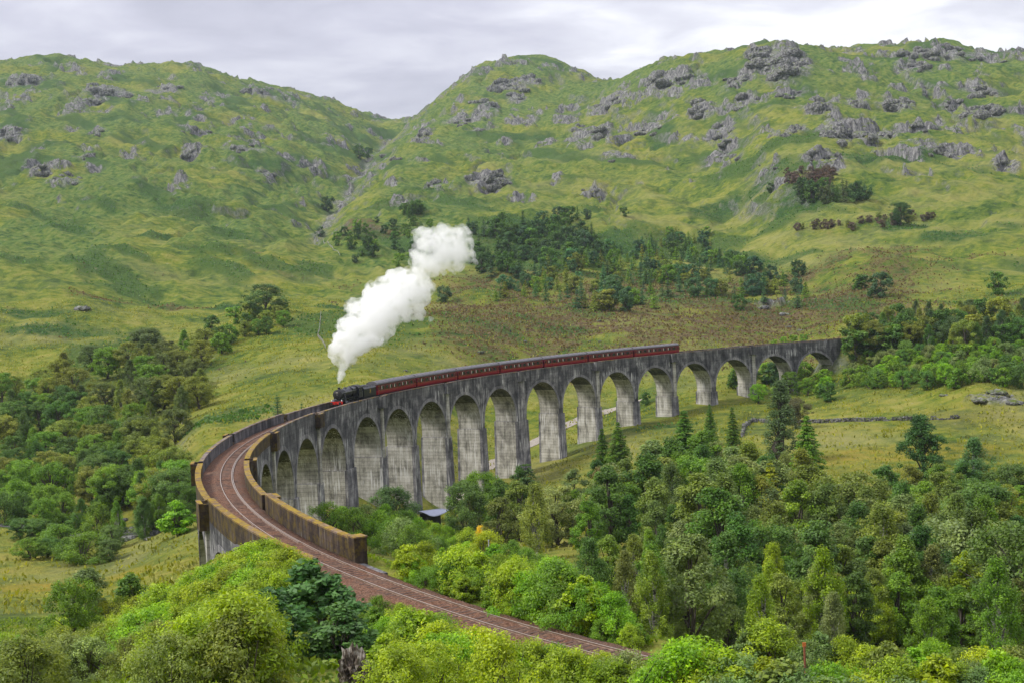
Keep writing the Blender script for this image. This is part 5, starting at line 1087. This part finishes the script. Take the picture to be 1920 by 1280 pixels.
# grey pole, rusty post, orange sign, footpath gate
m_galv = paint('galvanised_steel', (0.42, 0.43, 0.44), 0.5, 0.15); m_rust = paint('rusty_iron', (0.20, 0.065, 0.03), 0.8, 0.4); m_orange = paint('orange_sign', (0.50, 0.14, 0.03), 0.5)
def post(name, px, py, H, r, mat, label, cat, rmin, cap=None):
    p = hit(px, py, H, rmin)
    if p is None: return
    root = empty(name, p); q = MB(); q.tube([(0, 0, -0.4), (0, 0, H)], r, 10); q.build('shaft', mat, root)
    if cap: cap(root, H)
    tag(root, label, cat); return root
post('steel_pole', 916, 1012, 4.0, 0.07, m_galv, 'thin grey steel pole standing among the bank shrubs', 'pole', 85, lambda r, H: MB().box(-0.09, 0.09, -0.09, 0.09, H, H + 0.05).build('cap', m_galv, r))
post('marker_post', 1508, 1210, 2.8, 0.06, m_rust, 'rusty marker post with an orange head among the shrubs', 'post', 55, lambda r, H: MB().box(-0.09, 0.09, -0.03, 0.03, H - 0.05, H + 0.18).build('head', m_orange, r))
p_ = W(S_END + 30, 4.0, 0); sg_ = empty('trackside_sign', (p_[0], p_[1], p_[2] - 0.8)); tag(sg_, 'small orange trackside sign on a white post beyond the viaduct', 'sign')
MB().tube([(0, 0, -0.3), (0, 0, 1.5)], 0.10, 8).build('post', m_lamp, sg_); MB().box(-0.45, 0.45, -0.04, 0.04, 1.5, 2.7).build('sign_board', m_orange, sg_)
p = hit(1735, 695, 0, 300)
if p is not None:
    ga = empty('field_gate', p); tag(ga, 'pale field gate below the wooded railway bank', 'gate'); gw = 3.2
    for z in (0.25, 0.6, 0.95, 1.25): MB().box(-gw / 2, gw / 2, -0.03, 0.03, z, z + 0.07).build('rail', m_galv, ga)
    for x in (-gw / 2 - 0.1, gw / 2 + 0.1): MB().tube([(x, 0, -0.3), (x, 0, 1.5)], 0.09, 8).build('gate_post', m_galv, ga)
# weathered stump in the foreground
p = hit(662, 1215, 1.5, 40)
if p is not None:
    sbm = bmesh.new(); bmesh.ops.create_icosphere(sbm, subdivisions=4, radius=1.0); rs_ = np.random.default_rng(9)
    for v in sbm.verts:      # torn root plate: deep flutes and broken spikes
        a0 = math.atan2(v.co.y, v.co.x); f0 = 0.28 * math.sin(7 * a0 + 2.5 * v.co.z) + 0.16 * math.sin(13 * a0 - 4 * v.co.z) + 0.12 * rs_.normal()
        v.co = v.co * (1 + f0); v.co.z *= 0.9 + 0.35 * math.sin(5 * a0 + 1)
    sme2 = bpy.data.meshes.new('tree_stump'); sbm.to_mesh(sme2); sbm.free()
    m_stump, t, b = newmat('silvered_wood'); pos = N(t, 'ShaderNodeNewGeometry').outputs['Position']
    L(t, RAMP(t, NOISE(t, MAPPING(t, pos, (1, 1, 0.4)), 5, 5, 0.7), [(0.38, (0.02, 0.016, 0.012)), (0.5, (0.11, 0.085, 0.065)), (0.62, (0.36, 0.33, 0.29))]), b.inputs['Base Color'])
    st_ = link('tree_stump', sme2, m_stump); st_.location = (p[0], p[1], p[2] + 0.5); st_.scale = (0.48, 0.42, 0.75); tag(st_, 'weathered grey tree stump among the foreground shrubs', 'stump')
# fence lines on the open slope
m_wood = paint('grey_fence_wood', (0.30, 0.28, 0.25), 0.9, 0.2)
for fi, pts in enumerate(([(602, 588), (600, 610), (596, 632), (612, 655)], [(606, 452), (625, 470), (640, 485)])):
    P = [hit(x, y, 0, 300) for x, y in pts]; P = [p for p in P if p is not None]
    if len(P) < 2: continue
    fe = empty('wire_fence', P[0]); tag(fe, ('post and wire fence running down the slope left of the steam', 'post and wire fence below the burn')[fi], 'fence'); ivm = Matrix.Translation(Vector(P[0])).inverted(); last = None
    for a, c in zip(P[:-1], P[1:]):
        n = max(2, int(np.hypot(*(c - a)[:2]) / 3.0))
        for i in range(n):
            x, y = a[0] + (c[0] - a[0]) * i / n, a[1] + (c[1] - a[1]) * i / n; z = float(gz(x, y))
            o = MB().tube([(x, y, z - 0.3), (x, y, z + 1.25)], 0.09, 6).build('fence_post', m_wood, fe); o.matrix_parent_inverse = ivm
            if last:
                for h in (0.5, 0.85, 1.15): o = MB().tube([(last[0], last[1], last[2] + h), (x, y, z + h)], 0.025, 4, caps=False).build('wire', m_galv, fe); o.matrix_parent_inverse = ivm
            last = (x, y, z)
# a walker on the heather slope
p = hit(957, 626, 0, 380)
if p is not None:
    sk = bpy.data.meshes.new('body'); J = [(0, 0, 0.95), (0, 0, 1.2), (0, 0.01, 1.42), (0, 0.01, 1.52), (0, 0.02, 1.66), (0.10, 0, 0.90), (0.12, 0.03, 0.50), (0.13, 0, 0.06), (0.14, -0.14, 0.03), (-0.10, 0, 0.90), (-0.11, -0.05, 0.50), (-0.12, 0.02, 0.06), (-0.13, -0.12, 0.03), (0.20, 0.01, 1.40), (0.26, 0.03, 1.12), (0.24, -0.08, 0.88), (-0.20, 0.01, 1.40), (-0.26, 0.04, 1.12), (-0.25, -0.06, 0.88)]
    E_ = [(0, 1), (1, 2), (2, 3), (3, 4), (0, 5), (5, 6), (6, 7), (7, 8), (0, 9), (9, 10), (10, 11), (11, 12), (2, 13), (13, 14), (14, 15), (2, 16), (16, 17), (17, 18)]
    Rr = [0.15, 0.15, 0.15, 0.06, 0.10, 0.10, 0.07, 0.05, 0.05, 0.10, 0.07, 0.05, 0.05, 0.07, 0.05, 0.035, 0.07, 0.05, 0.035]
    sk.from_pydata(J, E_, []); per = empty('person', p); tag(per, 'person in dark clothing standing on the heather slope behind the train', 'person'); bo = link('body', sk, paint('dark_clothing', (0.03, 0.03, 0.035), 0.9), per)
    md = bo.modifiers.new('skin', 'SKIN')
    for v, r in zip(sk.skin_vertices[0].data, Rr): v.radius = (r, r)
    sk.skin_vertices[0].data[0].use_root = True; bo.modifiers.new('sub', 'SUBSURF').render_levels = 2
    hb = bmesh.new(); bmesh.ops.create_icosphere(hb, subdivisions=2, radius=0.115, matrix=Matrix.Translation((0, 0.03, 1.71))); hm_ = bpy.data.meshes.new('hair'); hb.to_mesh(hm_); hb.free(); link('hair', hm_, paint('dark_hair', (0.03, 0.02, 0.015), 0.8), per)
# ------------------------------------------------------------------ steam
Yc = CHIM.y
blobs = [(636, 717, 5), (638, 709, 8), (640, 700, 11), (626, 655, 18), (622, 664, 12), (632, 672, 14), (640, 702, 5), (641, 695, 8), (643, 686, 13), (646, 674, 20), (650, 660, 28), (640, 655, 22), (660, 645, 36), (645, 640, 26), (680, 625, 44), (655, 615, 30), (700, 605, 46), (680, 590, 40), (715, 585, 48), (705, 565, 38), (740, 570, 46), (735, 550, 42), (765, 560, 42), (760, 540, 44), (780, 545, 36), (785, 525, 32), (800, 540, 22), (775, 575, 26), (795, 500, 34), (790, 480, 28), (815, 485, 38), (835, 470, 42), (810, 460, 36), (850, 455, 38), (795, 445, 26), (830, 440, 26), (862, 440, 22), (868, 475, 26), (850, 490, 26), (875, 490, 14), (790, 590, 14), (770, 595, 14), (884, 478, 12), (892, 492, 8), (880, 455, 12), (874, 432, 9), (815, 432, 10), (842, 428, 10), (862, 500, 12), (808, 598, 8)]
rs = np.random.default_rng(5)
_ib = bmesh.new(); bmesh.ops.create_icosphere(_ib, subdivisions=2, radius=1.0); _ib.verts.ensure_lookup_table()
_iv = np.array([v.co[:] for v in _ib.verts]); _if = np.array([[v.index for v in f.verts] for f in _ib.faces]); _ib.free(); PV, PF = [], []
def puff(c, r): PF.append(_if + len(_iv) * len(PV)); PV.append(_iv * r + np.array(c))
for (x, y, r) in blobs:
    Y = Yc + max(0, x - 645) * 0.10; k = Y / FPX; c = Vector(atY(x, y, Y)); R_ = r * k * 0.82
    puff(c, R_)
    if r > 18:
        for q_ in range(16 if y > 520 else 26):
            d = Vector(rnd_dir(rs, 1)[0]); rr = R_ * (rs.uniform(0.22, 0.45) if q_ < 8 else rs.uniform(0.10, 0.2)); puff(c + d * (R_ * (rs.uniform(0.75, 0.98) if q_ < 8 else rs.uniform(0.98, 1.22))), rr)
sme_ = mesh_np('steam_plume', np.concatenate(PV), np.concatenate(PF), True)
m_steam = bpy.data.materials.new('steam'); m_steam.use_nodes = True; t = m_steam.node_tree; t.nodes.clear()
pv = N(t, 'ShaderNodeVolumePrincipled'); pv.inputs['Color'].default_value = (1.0, 1.0, 1.0, 1); pv.inputs['Anisotropy'].default_value = 0.1
pos = N(t, 'ShaderNodeNewGeometry').outputs['Position']
dn = RAMP(t, NOISE(t, pos, 0.42, 5, 0.6, 0.5), [(0.40, 0.02), (0.58, 1.0)])
sz = N(t, 'ShaderNodeSeparateXYZ'); L(t, pos, sz.inputs[0])
thin = N(t, 'ShaderNodeMapRange'); L(t, sz.outputs[2], thin.inputs[0])      # the older steam is thinner
for i_, v_ in ((1, CHIM.z + 2), (2, CHIM.z + 28), (3, 1.3), (4, 0.36)): thin.inputs[i_].default_value = v_
L(t, MATH(t, 'MULTIPLY', dn, thin.outputs[0]), pv.inputs['Density'])
out = N(t, 'ShaderNodeOutputMaterial'); L(t, pv.outputs[0], out.inputs['Volume'])
steam = link('steam_plume', sme_, m_steam); tag(steam, 'billowing plume of white steam rising from the locomotive chimney', 'steam')
rm = steam.modifiers.new('remesh', 'REMESH'); rm.mode = 'VOXEL'; rm.voxel_size = 0.26
tx = bpy.data.textures.new('billow', 'CLOUDS'); tx.noise_scale = 1.7; tx.noise_depth = 5
dp = steam.modifiers.new('billow', 'DISPLACE'); dp.texture = tx; dp.strength = 1.3; dp.mid_level = 0.5; dp.texture_coords = 'GLOBAL'

# ------------------------------------------------------------------ haze between the hills
hz = MB(); hz.box(-6800, 6800, -6800, 6800, float(TZ.min()) - 1.5, float(TZ.max()) + 12)
m_haze = bpy.data.materials.new('haze'); m_haze.use_nodes = True; t = m_haze.node_tree; t.nodes.clear()
pv = N(t, 'ShaderNodeVolumePrincipled'); pv.inputs['Color'].default_value = (0.74, 0.85, 1.0, 1); pv.inputs['Density'].default_value = 0.000045; pv.inputs['Anisotropy'].default_value = 0.0
out = N(t, 'ShaderNodeOutputMaterial'); L(t, pv.outputs[0], out.inputs['Volume'])
haze = hz.build('haze', m_haze); tag(haze, 'pale damp haze softening the far hills', kind='stuff')
